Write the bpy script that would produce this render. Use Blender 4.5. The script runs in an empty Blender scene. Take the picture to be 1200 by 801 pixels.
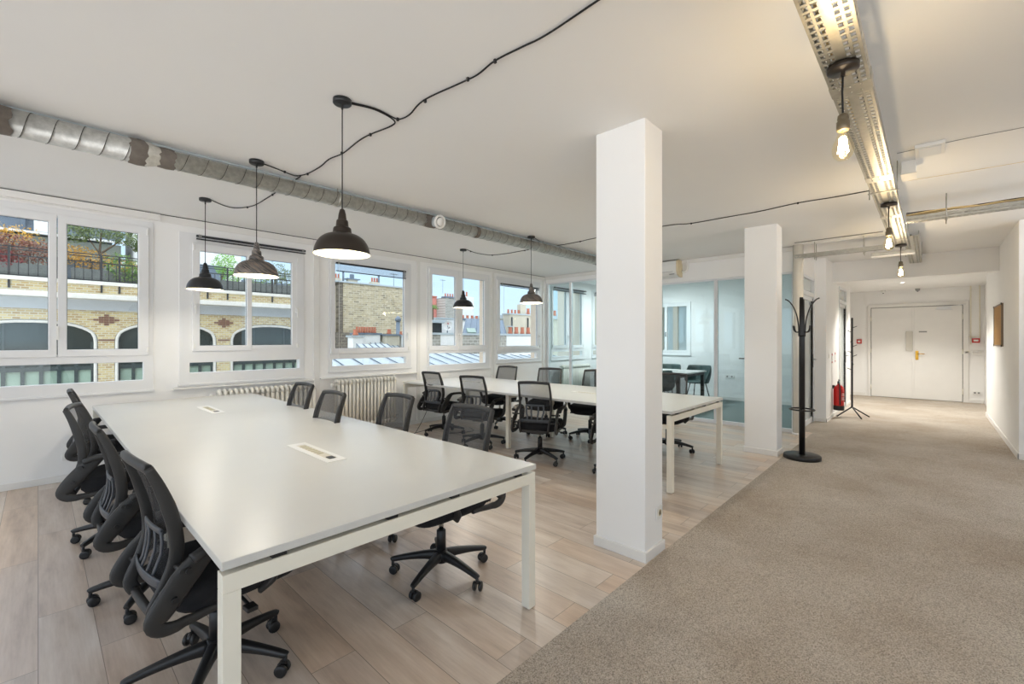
import bpy, math, random
from mathutils import Vector, Matrix
random.seed(7)
R = math.radians
PI = math.pi
scene = bpy.context.scene
COL = scene.collection

# ------------------------------------------------------------------ materials
def lin(c):
    return tuple((v / 255 / 12.92) if v / 255 <= 0.04045 else ((v / 255 + 0.055) / 1.055) ** 2.4 for v in c) + (1.0,)

class NT:
    def __init__(s, name):
        s.m = bpy.data.materials.new(name); s.m.use_nodes = True
        s.t = s.m.node_tree; s.n = s.t.nodes; s.l = s.t.links
        s.b = s.n['Principled BSDF']; s.out = s.n['Material Output']
    def new(s, typ, **kw):
        nd = s.n.new(typ)
        for k, v in kw.items():
            if k in nd.inputs: nd.inputs[k].default_value = v
            else: setattr(nd, k, v)
        return nd
    def link(s, a, b): s.l.new(a, b)
    def coords(s, scale=(1, 1, 1), rot=(0, 0, 0), loc=(0, 0, 0)):
        tc = s.n.new('ShaderNodeTexCoord'); mp = s.n.new('ShaderNodeMapping')
        mp.inputs['Scale'].default_value = scale; mp.inputs['Rotation'].default_value = rot
        mp.inputs['Location'].default_value = loc
        s.link(tc.outputs['Object'], mp.inputs['Vector']); return mp.outputs['Vector']
    def ramp(s, fac, stops):
        r = s.n.new('ShaderNodeValToRGB'); e = r.color_ramp.elements
        e[0].position, e[0].color = stops[0]; e[1].position, e[1].color = stops[-1]
        for p, c in stops[1:-1]:
            q = e.new(p); q.color = c
        s.link(fac, r.inputs['Fac']); return r.outputs['Color']
    def noise(s, vec, scale, detail=3, rough=.5):
        n = s.n.new('ShaderNodeTexNoise'); n.inputs['Scale'].default_value = scale
        n.inputs['Detail'].default_value = detail; n.inputs['Roughness'].default_value = rough
        if vec is not None: s.link(vec, n.inputs['Vector'])
        return n.outputs['Fac']
    def mix(s, fac, a, b, mode='MIX'):
        m = s.n.new('ShaderNodeMix'); m.data_type = 'RGBA'; m.blend_type = mode
        for sock, v in ((m.inputs['Factor'], fac), (m.inputs[6], a), (m.inputs[7], b)):
            if hasattr(v, 'is_output'): s.link(v, sock)
            else: sock.default_value = v
        return m.outputs[2]
    def bump(s, h, strength=.2, dist=.01):
        b = s.n.new('ShaderNodeBump'); b.inputs['Strength'].default_value = strength
        b.inputs['Distance'].default_value = dist
        s.link(h, b.inputs['Height']); s.link(b.outputs['Normal'], s.b.inputs['Normal'])

def mat(name, col, rough=.5, metal=0, var=.04, vscale=6, bump=0, bscale=80, spec=.5):
    k = NT(name); c = lin(col)
    v = k.coords()
    lo = tuple(x * (1 - var) for x in c[:3]) + (1,); hi = tuple(min(1, x * (1 + var)) for x in c[:3]) + (1,)
    k.link(k.ramp(k.noise(v, vscale), [(.3, lo), (.7, hi)]), k.b.inputs['Base Color'])
    k.b.inputs['Roughness'].default_value = rough; k.b.inputs['Metallic'].default_value = metal
    k.b.inputs['Specular IOR Level'].default_value = spec
    if bump: k.bump(k.noise(v, bscale), bump, .004)
    return k.m

def glow(name, col, strength):
    k = NT(name); k.b.inputs['Base Color'].default_value = lin(col)
    k.b.inputs['Emission Color'].default_value = lin(col); k.b.inputs['Emission Strength'].default_value = strength
    return k.m

def thin_glass(name, tint, refl=1.0):
    k = NT(name); k.n.remove(k.b)
    tr = k.new('ShaderNodeBsdfTransparent'); tr.inputs['Color'].default_value = tint
    gl = k.new('ShaderNodeBsdfGlossy'); gl.inputs['Roughness'].default_value = .01
    gl.inputs['Color'].default_value = (.95, 1, 1, 1)
    lw = k.new('ShaderNodeLayerWeight'); lw.inputs['Blend'].default_value = .5
    pw = k.new('ShaderNodeMath', operation='POWER'); pw.inputs[1].default_value = 4.5; k.link(lw.outputs['Facing'], pw.inputs[0])
    mm = k.new('ShaderNodeMath', operation='MULTIPLY_ADD'); mm.inputs[1].default_value = .9 * refl; mm.inputs[2].default_value = .035 * refl
    k.link(pw.outputs[0], mm.inputs[0])
    mx = k.new('ShaderNodeMixShader'); k.link(mm.outputs[0], mx.inputs[0])
    k.link(tr.outputs[0], mx.inputs[1]); k.link(gl.outputs[0], mx.inputs[2]); k.link(mx.outputs[0], k.out.inputs[0])
    return k.m

M = {}
M['wall'] = mat('painted plaster wall', (242, 241, 239), .75, var=.015, vscale=1.5, bump=.03, bscale=30)
M['ceiling'] = mat('painted ceiling', (242, 241, 239), .8, var=.012, vscale=.8, bump=.02, bscale=20)
M['trim'] = mat('white painted trim', (232, 230, 226), .45, var=.01)
M['upvc'] = mat('white window plastic', (231, 231, 231), .35, var=.01)
M['alu'] = mat('white aluminium frame', (224, 226, 228), .35, var=.01)
M['desk'] = mat('white laminate desk', (206, 205, 200), .32, var=.01)
M['desk_frame'] = mat('white lacquered steel', (236, 231, 216), .35, var=.01)
M['radiator'] = mat('cream radiator enamel', (228, 224, 214), .35, var=.02)
M['black'] = mat('black plastic', (28, 28, 29), .42, var=.06)
M['blackmetal'] = mat('black lacquered metal', (24, 24, 25), .38, var=.06)
M['charcoal'] = mat('charcoal plastic', (44, 43, 42), .5, var=.08, bump=.05, bscale=300)
M['bluegrey'] = mat('dark grey lumbar plastic', (58, 62, 68), .4, var=.05)
M['fabric'] = mat('black seat fabric', (21, 21, 24), .95, var=.15, vscale=60, bump=.25, bscale=500)
M['chrome'] = mat('chrome', (200, 200, 200), .15, 1, var=.02)
M['steel'] = mat('galvanised steel', (176, 174, 166), .34, .9, var=.10, vscale=25)
M['shade_black'] = mat('matt black lamp enamel', (30, 31, 33), .38, var=.05)
M['shade_bronze'] = mat('dark bronze lamp enamel', (52, 44, 37), .36, .4, var=.12)
M['shade_in'] = mat('cream lamp interior', (186, 178, 150), .7)
M['frosted'] = mat('door glass painted pale as lit', (196, 203, 202), .12, var=.06, vscale=1.5)  # opaque pale colour stands in for light from the rooms behind
M['brass'] = mat('polished brass', (205, 160, 70), .25, 1, var=.03)
M['socket_brass'] = mat('aged brass lampholder', (112, 102, 84), .4, .6, var=.06)
M['red'] = mat('red enamel', (200, 22, 20), .3, var=.04)
M['red_box'] = mat('red plastic', (190, 40, 38), .4)
M['white_plastic'] = mat('white plastic', (234, 233, 229), .4, var=.01)
M['cream_plastic'] = mat('cream plastic', (222, 206, 170), .45)
M['grey'] = mat('grey plastic', (140, 140, 138), .5)
M['darkgap'] = mat('dark recess', (38, 36, 34), .8)
M['teal'] = mat('grey green shell plastic', (66, 86, 84), .5, var=.05)
M['brown_metal'] = mat('dark brown steel', (56, 50, 46), .5)
M['cork'] = mat('cork', (176, 136, 84), .9, var=.25, vscale=120, bump=.2, bscale=200)
M['blind'] = mat('grey aluminium blind', (120, 122, 132), .4, .3, var=.05)
M['blind_dark'] = mat('dark blind rail', (52, 54, 58), .4, .3)
M['cord'] = mat('black textile cable', (24, 24, 24), .7)
M['cable_cream'] = mat('cream cable', (214, 190, 140), .6)
M['glass'] = thin_glass('clear window glass', (.965, .98, .975, 1), .9)
M['glass_teal'] = thin_glass('blue green partition glass', (.865, .945, .957, 1), 1.0)
M['glass_bulb'] = thin_glass('clear bulb glass', (1, .96, .86, 1), .6)
M['filament'] = glow('hot filament', (255, 214, 140), 110)
M['bulb_on'] = glow('lit frosted bulb', (255, 238, 205), 14)
M['downlight'] = glow('lit downlight', (255, 250, 240), 8)

# streaked metal lamp shade
k = NT('streaked gunmetal and copper shade'); v = k.coords()
mpx = k.n.new('ShaderNodeMapping'); mpx.vector_type = 'TEXTURE'; mpx.inputs['Rotation'].default_value = (.35, .5, 0); mpx.inputs['Scale'].default_value = (.16, .16, .010)
k.link(v, mpx.inputs['Vector']); v = mpx.outputs['Vector']
k.link(k.ramp(k.noise(v, 1.6, 4, .65), [(.35, lin((62, 60, 60))), (.5, lin((128, 125, 122))), (.62, lin((158, 140, 128))), (.75, lin((74, 72, 72)))]), k.b.inputs['Base Color'])
k.b.inputs['Metallic'].default_value = .75; k.b.inputs['Roughness'].default_value = .35
M['shade_streak'] = k.m

# spiral duct: galvanised, thin seams are geometry; sealant is its own part
k = NT('spiral duct zinc'); v = k.coords((1, 1, 1))
k.link(k.ramp(k.noise(v, 30, 4, .6), [(.3, lin((184, 182, 175))), (.7, lin((216, 214, 207)))]), k.b.inputs['Base Color'])
k.b.inputs['Metallic'].default_value = .85; k.b.inputs['Roughness'].default_value = .38
M['duct'] = k.m; k.b.inputs['Metallic'].default_value = .55
M['mastic'] = mat('grey brown duct sealant', (112, 104, 96), .85, var=.12, vscale=30, bump=.3, bscale=60)

# oak laminate planks running towards the windows (along Y)
k = NT('oak laminate planks')
tc = k.n.new('ShaderNodeTexCoord')
def plank(rotz):
    mp = k.n.new('ShaderNodeMapping'); mp.inputs['Rotation'].default_value = (0, 0, rotz)
    k.link(tc.outputs['Object'], mp.inputs['Vector']); return mp.outputs['Vector']
pv = plank(R(90))
bt = k.new('ShaderNodeTexBrick'); k.link(pv, bt.inputs['Vector'])
bt.offset = .37; bt.offset_frequency = 2
bt.inputs['Scale'].default_value = 1; bt.inputs['Brick Width'].default_value = 1.38; bt.inputs['Row Height'].default_value = .196
bt.inputs['Mortar Size'].default_value = .0016; bt.inputs['Mortar Smooth'].default_value = .3
bt.inputs['Color1'].default_value = (0, 0, 0, 1); bt.inputs['Color2'].default_value = (1, 1, 1, 1)
bt.inputs['Mortar'].default_value = (.5, .5, .5, 1); bt.inputs['Bias'].default_value = 0
tint = k.ramp(bt.outputs['Color'], [(0, lin((220, 209, 199))), (.35, lin((234, 224, 213))), (.7, lin((230, 210, 190))), (1, lin((216, 206, 198)))])
# grain, offset per plank
addv = k.new('ShaderNodeVectorMath', operation='MULTIPLY_ADD')
k.link(bt.outputs['Color'], addv.inputs[0]); addv.inputs[1].default_value = (37, 11, 5)
mpg = k.n.new('ShaderNodeMapping'); mpg.inputs['Scale'].default_value = (.8, 5.5, 1)
k.link(pv, mpg.inputs['Vector']); k.link(mpg.outputs['Vector'], addv.inputs[2])
g1 = k.noise(addv.outputs[0], 1.8, 6, .62)
grain = k.ramp(g1, [(.26, lin((146, 118, 96))), (.46, lin((216, 204, 192))), (.60, lin((236, 230, 224))), (.75, lin((255, 255, 255)))])
c1 = k.mix(.62, tint, grain, 'MULTIPLY')
mp2 = k.n.new('ShaderNodeMapping'); mp2.inputs['Scale'].default_value = (2.0, 45, 1)
k.link(pv, mp2.inputs['Vector'])
g2 = k.noise(mp2.outputs['Vector'], 2.0, 3, .6)
c2 = k.mix(.12, c1, k.ramp(g2, [(.3, lin((150, 135, 120))), (.6, (1, 1, 1, 1))]), 'MULTIPLY')
c3 = k.mix(bt.outputs['Fac'], c2, lin((136, 122, 108)))
k.link(c3, k.b.inputs['Base Color']); k.b.inputs['Roughness'].default_value = .30
k.bump(g1, .05, .002)
M['laminate'] = k.m

# speckled loop carpet
k = NT('speckled beige carpet'); v = k.coords()
vo = k.new('ShaderNodeTexVoronoi'); vo.inputs['Scale'].default_value = 260; k.link(v, vo.inputs['Vector'])
sp = k.new('ShaderNodeSeparateColor'); k.link(vo.outputs['Color'], sp.inputs[0])
spk = k.ramp(sp.outputs[0], [(0, lin((146, 139, 132))), (.2, lin((170, 163, 155))), (.45, lin((196, 189, 179))), (.8, lin((208, 201, 191))), (1, lin((224, 218, 208)))])
big = k.ramp(k.noise(v, 1.1, 5, .6), [(.32, lin((222, 212, 202))), (.7, lin((255, 253, 250)))])
k.link(k.mix(1, spk, big, 'MULTIPLY'), k.b.inputs['Base Color']); k.b.inputs['Roughness'].default_value = .97
k.b.inputs['Specular IOR Level'].default_value = .15
k.bump(vo.outputs['Distance'], .5, .006)
M['carpet'] = k.m

# mesh fabric: woven net, open holes
def net(name, col, cover, scale=420):
    k = NT(name); k.b.inputs['Base Color'].default_value = lin(col); k.b.inputs['Roughness'].default_value = .8
    tr = k.new('ShaderNodeBsdfTransparent'); mx = k.new('ShaderNodeMixShader')
    v = k.coords(); n = k.noise(v, scale, 1)
    rr = k.new('ShaderNodeMapRange'); rr.inputs['From Min'].default_value = .3; rr.inputs['From Max'].default_value = .7
    rr.inputs['To Min'].default_value = cover - .12; rr.inputs['To Max'].default_value = cover + .12
    k.link(n, rr.inputs['Value']); k.link(rr.outputs[0], mx.inputs[0])
    k.link(tr.outputs[0], mx.inputs[1]); k.link(k.b.outputs[0], mx.inputs[2]); k.link(mx.outputs[0], k.out.inputs[0])
    return k.m
M['net'] = net('charcoal mesh fabric', (46, 46, 48), .60)

def brick(name, c1, c2, mortar, w=.24, h=.075, ms=.008, axis='X', bias=0.0, noisecol=None):
    k = NT(name); tc = k.n.new('ShaderNodeTexCoord'); sx = k.n.new('ShaderNodeSeparateXYZ'); cx = k.n.new('ShaderNodeCombineXYZ')
    k.link(tc.outputs['Object'], sx.inputs[0]); k.link(sx.outputs[axis], cx.inputs[0]); k.link(sx.outputs['Z'], cx.inputs[1])
    b = k.new('ShaderNodeTexBrick'); k.link(cx.outputs[0], b.inputs['Vector'])
    for key, val in (('Scale', 1), ('Brick Width', w), ('Row Height', h), ('Mortar Size', ms), ('Bias', bias)): b.inputs[key].default_value = val
    b.inputs['Color1'].default_value = lin(c1); b.inputs['Color2'].default_value = lin(c2); b.inputs['Mortar'].default_value = lin(mortar)
    c = b.outputs['Color']
    if noisecol:
        c = k.mix(k.ramp(k.noise(cx.outputs[0], 3.0, 6, .7), [(.42, (0, 0, 0, 1)), (.62, (1, 1, 1, 1))]), c, lin(noisecol))
    k.link(c, k.b.inputs['Base Color']); k.b.inputs['Roughness'].default_value = .9
    return k.m
M['brick'] = brick('yellow glazed brick', (204, 186, 134), (166, 138, 92), (196, 190, 168), .18, .075, .012)
M['brick_brown'] = mat('brown brick', (122, 88, 70), .8, var=.1)
M['gable'] = brick('old pale brick', (206, 192, 160), (132, 120, 100), (212, 202, 178), .42, .15, .02, noisecol=(188, 172, 140))
M['rubble'] = brick('dark rubble stone', (132, 120, 102), (92, 84, 74), (150, 140, 124), .4, .2, .03, noisecol=(112, 104, 92))
M['rubble_grey'] = brick('grey rubble stone', (176, 172, 160), (142, 138, 128), (190, 186, 176), .3, .14, .02)
M['stone'] = mat('pale stone', (214, 210, 200), .8, var=.06)
M['cove'] = mat('grey painted cove', (178, 182, 184), .8, var=.03)
M['render_white'] = mat('white render', (232, 232, 228), .85, var=.03)
M['render_beige'] = mat('beige render', (196, 188, 168), .9, var=.08, vscale=2)
M['reveal'] = mat('beige outer reveal', (226, 208, 186), .85, var=.03)
M['pink'] = mat('salmon pink render', (218, 140, 126), .9, var=.04)
M['zinc'] = mat('zinc roofing', (184, 192, 194), .5, .25, var=.07, vscale=1.2)
M['zinc_dark'] = mat('dark zinc', (112, 124, 136), .5, .3, var=.08)
M['terracotta'] = mat('terracotta', (186, 112, 84), .85, var=.12)
M['darkglass'] = mat('dark street window glass', (34, 46, 44), .12, var=.2, vscale=1.2)
M['paleglass'] = mat('pale green obscured glass', (142, 162, 146), .3, var=.12, vscale=1.5)
M['win_iron'] = mat('dark green iron', (46, 58, 58), .5)
M['iron'] = mat('railing iron', (38, 38, 40), .6)
M['asphalt'] = mat('asphalt', (92, 92, 92), .95)
M['bark'] = mat('bark', (98, 82, 66), .95, var=.15, vscale=20)
def leaf(name, a, b):
    k = NT(name); v = k.coords()
    k.link(k.ramp(k.noise(v, 9, 2), [(.35, lin(a)), (.65, lin(b))]), k.b.inputs['Base Color'])
    k.b.inputs['Roughness'].default_value = .7; return k.m
M['leaf_green'] = leaf('green leaves', (84, 124, 52), (130, 160, 72))
M['leaf_bright'] = leaf('bright green leaves', (100, 160, 48), (150, 196, 74))
M['leaf_olive'] = leaf('olive leaves', (84, 104, 58), (124, 136, 76))
M['leaf_yellow'] = leaf('yellow autumn leaves', (206, 156, 44), (222, 178, 84))
M['leaf_red'] = leaf('red brown autumn leaves', (116, 68, 56), (150, 98, 74))
M['leaf_crimson'] = leaf('crimson leaves', (128, 34, 44), (158, 58, 58))
M['slate'] = mat('slate roof', (92, 104, 116), .6, var=.08)

# ------------------------------------------------------------------ mesh helpers
class MB:
    def __init__(s): s.v = []; s.f = []; s.sm = []
    def add(s, vs, fs, smooth=False):
        o = len(s.v); s.v += [tuple(p) for p in vs]; s.f += [tuple(i + o for i in f) for f in fs]; s.sm += [smooth] * len(fs); return s
    def box(s, a, b):
        x0, y0, z0 = a; x1, y1, z1 = b
        if x0 > x1: x0, x1 = x1, x0
        if y0 > y1: y0, y1 = y1, y0
        if z0 > z1: z0, z1 = z1, z0
        return s.add([(x0, y0, z0), (x1, y0, z0), (x1, y1, z0), (x0, y1, z0), (x0, y0, z1), (x1, y0, z1), (x1, y1, z1), (x0, y1, z1)],
                     [(0, 3, 2, 1), (4, 5, 6, 7), (0, 1, 5, 4), (1, 2, 6, 5), (2, 3, 7, 6), (3, 0, 4, 7)])
    def cbox(s, c, d): return s.box([c[i] - d[i] / 2 for i in range(3)], [c[i] + d[i] / 2 for i in range(3)])
    def xbox(s, d, mtx):
        hx, hy, hz = d[0] / 2, d[1] / 2, d[2] / 2
        vs = [mtx @ Vector((a * hx, b * hy, c * hz)) for c in (-1, 1) for a, b in ((-1, -1), (1, -1), (1, 1), (-1, 1))]
        return s.add(vs, [(0, 3, 2, 1), (4, 5, 6, 7), (0, 1, 5, 4), (1, 2, 6, 5), (2, 3, 7, 6), (3, 0, 4, 7)])
    def lathe(s, prof, c=(0, 0, 0), n=24, axis='Z', caps=True):
        vs = []; fs = []
        for r, h in prof:
            for i in range(n):
                a = 2 * PI * i / n; p = (r * math.cos(a), r * math.sin(a), h)
                if axis == 'X': p = (p[2], p[0], p[1])
                elif axis == 'Y': p = (p[1], p[2], p[0])
                vs.append((p[0] + c[0], p[1] + c[1], p[2] + c[2]))
        for j in range(len(prof) - 1):
            for i in range(n):
                i2 = (i + 1) % n; fs.append((j * n + i, j * n + i2, (j + 1) * n + i2, (j + 1) * n + i))
        s.add(vs, fs, True)
        if caps:
            o = len(s.v) - len(vs)
            if prof[0][0] > 1e-6: s.f.append(tuple(o + i for i in range(n))[::-1]); s.sm.append(False)
            if prof[-1][0] > 1e-6: s.f.append(tuple(o + (len(prof) - 1) * n + i for i in range(n))); s.sm.append(False)
        return s
    def cyl(s, c, r, h, n=20, axis='Z', r2=None): return s.lathe([(r, 0), (r if r2 is None else r2, h)], c, n, axis)
    def sweep(s, pts, sizes, side=None, n=10, sup=2.6, smooth=True):
        """tube with a rounded-rectangle section; sizes (a, b): a across in the path plane, b along `side`"""
        P = [Vector(p) for p in pts]; vs = []; fs = []; prevn = None
        for i, p in enumerate(P):
            t = (P[min(i + 1, len(P) - 1)] - P[max(i - 1, 0)])
            t = t.normalized() if t.length > 1e-9 else Vector((0, 0, 1))
            if side is not None: bvec = Vector(side); bvec = (bvec - t * bvec.dot(t)).normalized()
            else:
                if prevn is None:
                    prevn = Vector((0, 0, 1)) if abs(t.z) < .9 else Vector((1, 0, 0))
                bvec = (prevn - t * prevn.dot(t)).normalized(); prevn = bvec
            nv = t.cross(bvec)
            a, b = sizes[i] if isinstance(sizes, list) else sizes
            for q in range(n):
                an = 2 * PI * (q + .5) / n; cc, ss = math.cos(an), math.sin(an)
                e = 2 / sup
                u = math.copysign(abs(cc) ** e, cc) * a / 2; w = math.copysign(abs(ss) ** e, ss) * b / 2
                vs.append(p + nv * u + bvec * w)
        for j in range(len(P) - 1):
            for q in range(n):
                q2 = (q + 1) % n; fs.append((j * n + q, j * n + q2, (j + 1) * n + q2, (j + 1) * n + q))
        s.add(vs, fs, smooth); o = len(s.v) - len(vs)
        s.f.append(tuple(o + i for i in range(n))[::-1]); s.f.append(tuple(o + (len(P) - 1) * n + i for i in range(n))); s.sm += [False, False]
        return s
    def tube(s, pts, r, n=8): return s.sweep(pts, (2 * r, 2 * r), None, n, 2.0)
    def build(s, name, m, parent=None, bevel=0, seg=2, loc=None):
        me = bpy.data.meshes.new(name); me.from_pydata(s.v, [], s.f); me.update()
        me.polygons.foreach_set('use_smooth', s.sm)
        if m: me.materials.append(m)
        o = bpy.data.objects.new(name, me); COL.objects.link(o)
        if parent: o.parent = parent
        if loc: o.location = loc
        if bevel:
            bm_ = o.modifiers.new('edge', 'BEVEL'); bm_.width = bevel; bm_.segments = seg; bm_.limit_method = 'ANGLE'; bm_.angle_limit = R(40)
        return o

def smooth_path(pts, k=6):
    """Catmull-Rom through tuples of any length"""
    out = []; n = len(pts)
    for i in range(n - 1):
        p0, p1, p2, p3 = pts[max(i - 1, 0)], pts[i], pts[i + 1], pts[min(i + 2, n - 1)]
        for j in range(k):
            t = j / k
            out.append(tuple(.5 * ((2 * b) + (-a + c) * t + (2 * a - 5 * b + 4 * c - d) * t * t + (-a + 3 * b - 3 * c + d) * t ** 3) for a, b, c, d in zip(p0, p1, p2, p3)))
    out.append(tuple(pts[-1])); return out

def empty(name, loc=(0, 0, 0), rz=0):
    o = bpy.data.objects.new(name, None); COL.objects.link(o); o.location = loc; o.rotation_euler = (0, 0, rz); o.empty_display_size = .1
    return o
def tag(o, label, cat, group=None):
    o['label'] = label; o['category'] = cat
    if group: o['group'] = group
    return o
def struct(o): o['kind'] = 'structure'; return o
def kids(o): return [c for c in bpy.data.objects if c.parent == o]
def copy_tree(o, parent=None):
    c = o.copy(); COL.objects.link(c); c.parent = parent
    for ch in kids(o): copy_tree(ch, c)
    return c
def grid_plate(mb, plane, u0, u1, z0, z1, d0, d1, holes):
    """solid plate with rectangular holes. plane 'Y': u = x and depth = y; plane 'X': u = y and depth = x"""
    us = sorted({u0, u1} | {h[0] for h in holes} | {h[1] for h in holes}); zs = sorted({z0, z1} | {h[2] for h in holes} | {h[3] for h in holes})
    us = [u for u in us if u0 <= u <= u1]; zs = [z for z in zs if z0 <= z <= z1]
    def solid(i, j):
        if i < 0 or j < 0 or i >= len(us) - 1 or j >= len(zs) - 1: return False
        a, b = (us[i] + us[i + 1]) / 2, (zs[j] + zs[j + 1]) / 2
        return not any(h[0] < a < h[1] and h[2] < b < h[3] for h in holes)
    def P(u, d, z): return (u, d, z) if plane == 'Y' else (d, u, z)
    for i in range(len(us) - 1):
        for j in range(len(zs) - 1):
            if not solid(i, j): continue
            a, b, c, e = us[i], us[i + 1], zs[j], zs[j + 1]
            Q = [P(a, d0, c), P(b, d0, c), P(b, d0, e), P(a, d0, e), P(a, d1, c), P(b, d1, c), P(b, d1, e), P(a, d1, e)]
            fs = [(0, 1, 2, 3), (5, 4, 7, 6)]
            if not solid(i - 1, j): fs.append((4, 0, 3, 7))
            if not solid(i + 1, j): fs.append((1, 5, 6, 2))
            if not solid(i, j - 1): fs.append((4, 5, 1, 0))
            if not solid(i, j + 1): fs.append((3, 2, 6, 7))
            mb.add(Q, fs)
    return mb
SKY, SUNE, LAMPW, BULBW, EXPO, REAR_BOOST, DOWNW, MEETW = .94, .15, 8.0, 5.2, 0.85, 3.9, 108, 35

# ================================================================== THE ROOM
CH = 2.80                                    # ceiling height
struct(MB().box((-6, 1.285, -.06), (11.0, 6.33, 0)).build('floor', M['laminate']))
fc = MB().box((-6, -2.7, -.06), (14.3, 1.285, 0.003)); fc.box((8.0, 1.285, -.06), (9.17, 1.46, .003)); fc.box((12.3, 1.285, -.06), (14.3, 1.7, .003))
struct(fc.build('floor', M['carpet']))
struct(MB().box((7.87, 1.53, 0), (10.98, 6.24, .004)).build('floor', mat('grey green carpet', (128, 140, 138), .95, var=.1, vscale=40)))
struct(MB().box((-6.1, -2.7, CH), (11.1, 6.4, CH + .2)).build('ceiling', M['ceiling']))
struct(MB().box((10.14, -1.1, 2.60), (14.3, 1.8, 2.72)).build('ceiling', M['ceiling']))
struct(MB().box((9.88, -.86, 2.44), (10.14, 1.38, 2.80)).build('trim_1', M['ceiling']))

# window wall
OPEN = {1: (-1.95, .87, .845, 2.69), 2: (1.10, 2.49, .885, 2.64), 3: (2.835, 4.21, .94, 2.645), 4: (4.53, 6.0, .855, 2.655),
        5: (6.19, 7.55, .94, 2.655), 6: (7.93, 9.25, .94, 2.655), 7: (9.60, 10.85, .94, 2.655)}
holes = [(-5.4, -4.0, 1.0, 2.6), (-3.7, -2.3, 1.0, 2.6)] + [(a + .03, b - .03, c + .03, d - .03) for a, b, c, d in OPEN.values()]
struct(grid_plate(MB(), 'Y', -6.1, 11.1, -.1, CH, 6.25, 6.33, holes).build('wall_left', M['wall']))
struct(grid_plate(MB(), 'Y', 4.38, 11.1, -1.5, 3.2, 6.33, 6.47, [(a + .05, b - .05, c + .06, d - .04) for a, b, c, d in list(OPEN.values())[3:]]).build('wall_left', M['reveal']))
struct(grid_plate(MB(), 'Y', -6.1, 4.38, -1.5, 3.2, 6.33, 6.37, [(-5.4, -4.0, 1.0, 2.6), (-3.7, -2.3, 1.0, 2.6)] + [(a + .05, b - .05, c + .06, d - .04) for a, b, c, d in list(OPEN.values())[:3]]).build('wall_left', M['stone']))
# unseen rear and side walls; large openings added to let more light in
struct(grid_plate(MB(), 'X', -2.7, 6.25, -.1, CH, -6.1, -6.0, [(-2.45, .4, .1, 2.72), (.5, 3.2, .1, 2.72), (3.3, 6.1, .1, 2.72)]).build('wall_front', M['wall']))
struct(grid_plate(MB(), 'Y', -6.0, 7.85, -.1, CH, -2.7, -2.6, [(-5.4, -2.8, .3, 2.6), (-2.4, .2, .3, 2.6), (4.2, 6.6, .9, 2.6)]).build('wall_right', M['wall']))
# right of the corridor
struct(MB().box((7.85, -.86, 0), (11.95, -.76, 2.80)).build('wall_right', M['wall']))
struct(grid_plate(MB(), 'X', -2.6, -.86, 0, CH, 7.85, 7.95, [(-1.75, -.84, 0, 2.10)]).build('wall_right', M['wall']))
struct(MB().box((11.95, -.97, 0), (14.2, -.87, 2.7)).build('wall_right', M['wall']))
# end wall
struct(grid_plate(MB(), 'X', -1.0, 1.75, 0, 2.7, 14.2, 14.3, []).build('wall_back', M['wall']))
# left side of the corridor
wl = MB()
grid_plate(wl, 'Y', 8.035, 9.17, 0, CH, 1.455, 1.52, [(8.17, 9.13, 0, 2.44)])
wl.box((9.17, 1.287, 0), (9.27, 1.52, CH))
grid_plate(wl, 'Y', 9.27, 12.3, 0, CH, 1.287, 1.387, [(10.62, 11.64, 0, 2.42)])
wl.box((12.2, 1.387, 0), (12.3, 1.62, 2.7)); wl.box((12.3, 1.62, 0), (14.2, 1.72, 2.7))
struct(wl.build('wall_left', M['wall']))
# meeting room back wall with its own window
struct(grid_plate(MB(), 'X', 1.387, 6.25, 0, CH, 11.0, 11.1, [(4.33, 5.6, 1.08, 2.30)]).build('wall_back', M['wall']))
# header over the glass partition
hd = MB().box((7.76, 1.42, 2.425), (7.86, 4.62, CH)); hd.box((7.76, 4.62, 2.655), (7.86, 6.25, CH))
struct(hd.build('trim_2', M['wall']))
# cornice strip under the ceiling on the header, painted cover boards above the windows
struct(MB().box((7.73, 1.42, 2.73), (7.76, 6.25, 2.795)).build('trim_3', M['trim']))
cv = MB(); xs = [-6, -2.3, .22, 2.62, 4.6, 6.1, 7.72]
for i in range(len(xs) - 1): cv.box((xs[i] + .003, 6.236, 2.712), (xs[i + 1] - .003, 6.25, 2.790))
cv.box((-6, 6.205, 2.722), (.925, 6.236, 2.787))
struct(cv.build('trim_4', M['trim']))
struct(MB().box((-6, 6.243, 2.79), (7.72, 6.25, 2.80)).build('ceiling_shadow_line', M['darkgap']))  # dark strip painted in as the shadow line under the ceiling
# shallow pilaster strips between the windows, sill ledge behind the radiators
pl = MB()
for a, b in ((2.62, 2.70), (4.33, 4.385), (6.07, 6.13), (7.64, 7.68)): pl.box((a, 6.232, .06), (b, 6.25, 2.712))
struct(pl.build('trim_6', M['trim']))
struct(MB().box((2.70, 6.19, .845), (4.33, 6.25, .865)).box((1.045, 6.20, .835), (2.62, 6.25, .853)).build('trim_7', M['trim'], bevel=.003))
# baseboards
def board(name, segs, h=.065):
    m = MB()
    for (x0, y0, x1, y1) in segs: m.box((x0, y0, 0), (x1, y1, h))
    return struct(m.build(name, M['trim'], bevel=.004))
board('baseboard_left', [(-6, 6.235, 7.76, 6.25), (7.86, 6.235, 11, 6.25), (9.156, 1.273, 9.17, 1.455), (9.156, 1.273, 10.60, 1.287), (11.66, 1.273, 12.3, 1.287), (12.3, 1.606, 14.2, 1.62)])
board('baseboard_right', [(7.836, -.76, 11.95, -.746), (7.836, -.84, 7.85, -.746)], .075)
board('baseboard_back', [(14.186, -.86, 14.2, -.63), (14.186, 1.18, 14.2, 1.606), (10.986, 1.52, 11.0, 6.235)], .08)

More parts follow.
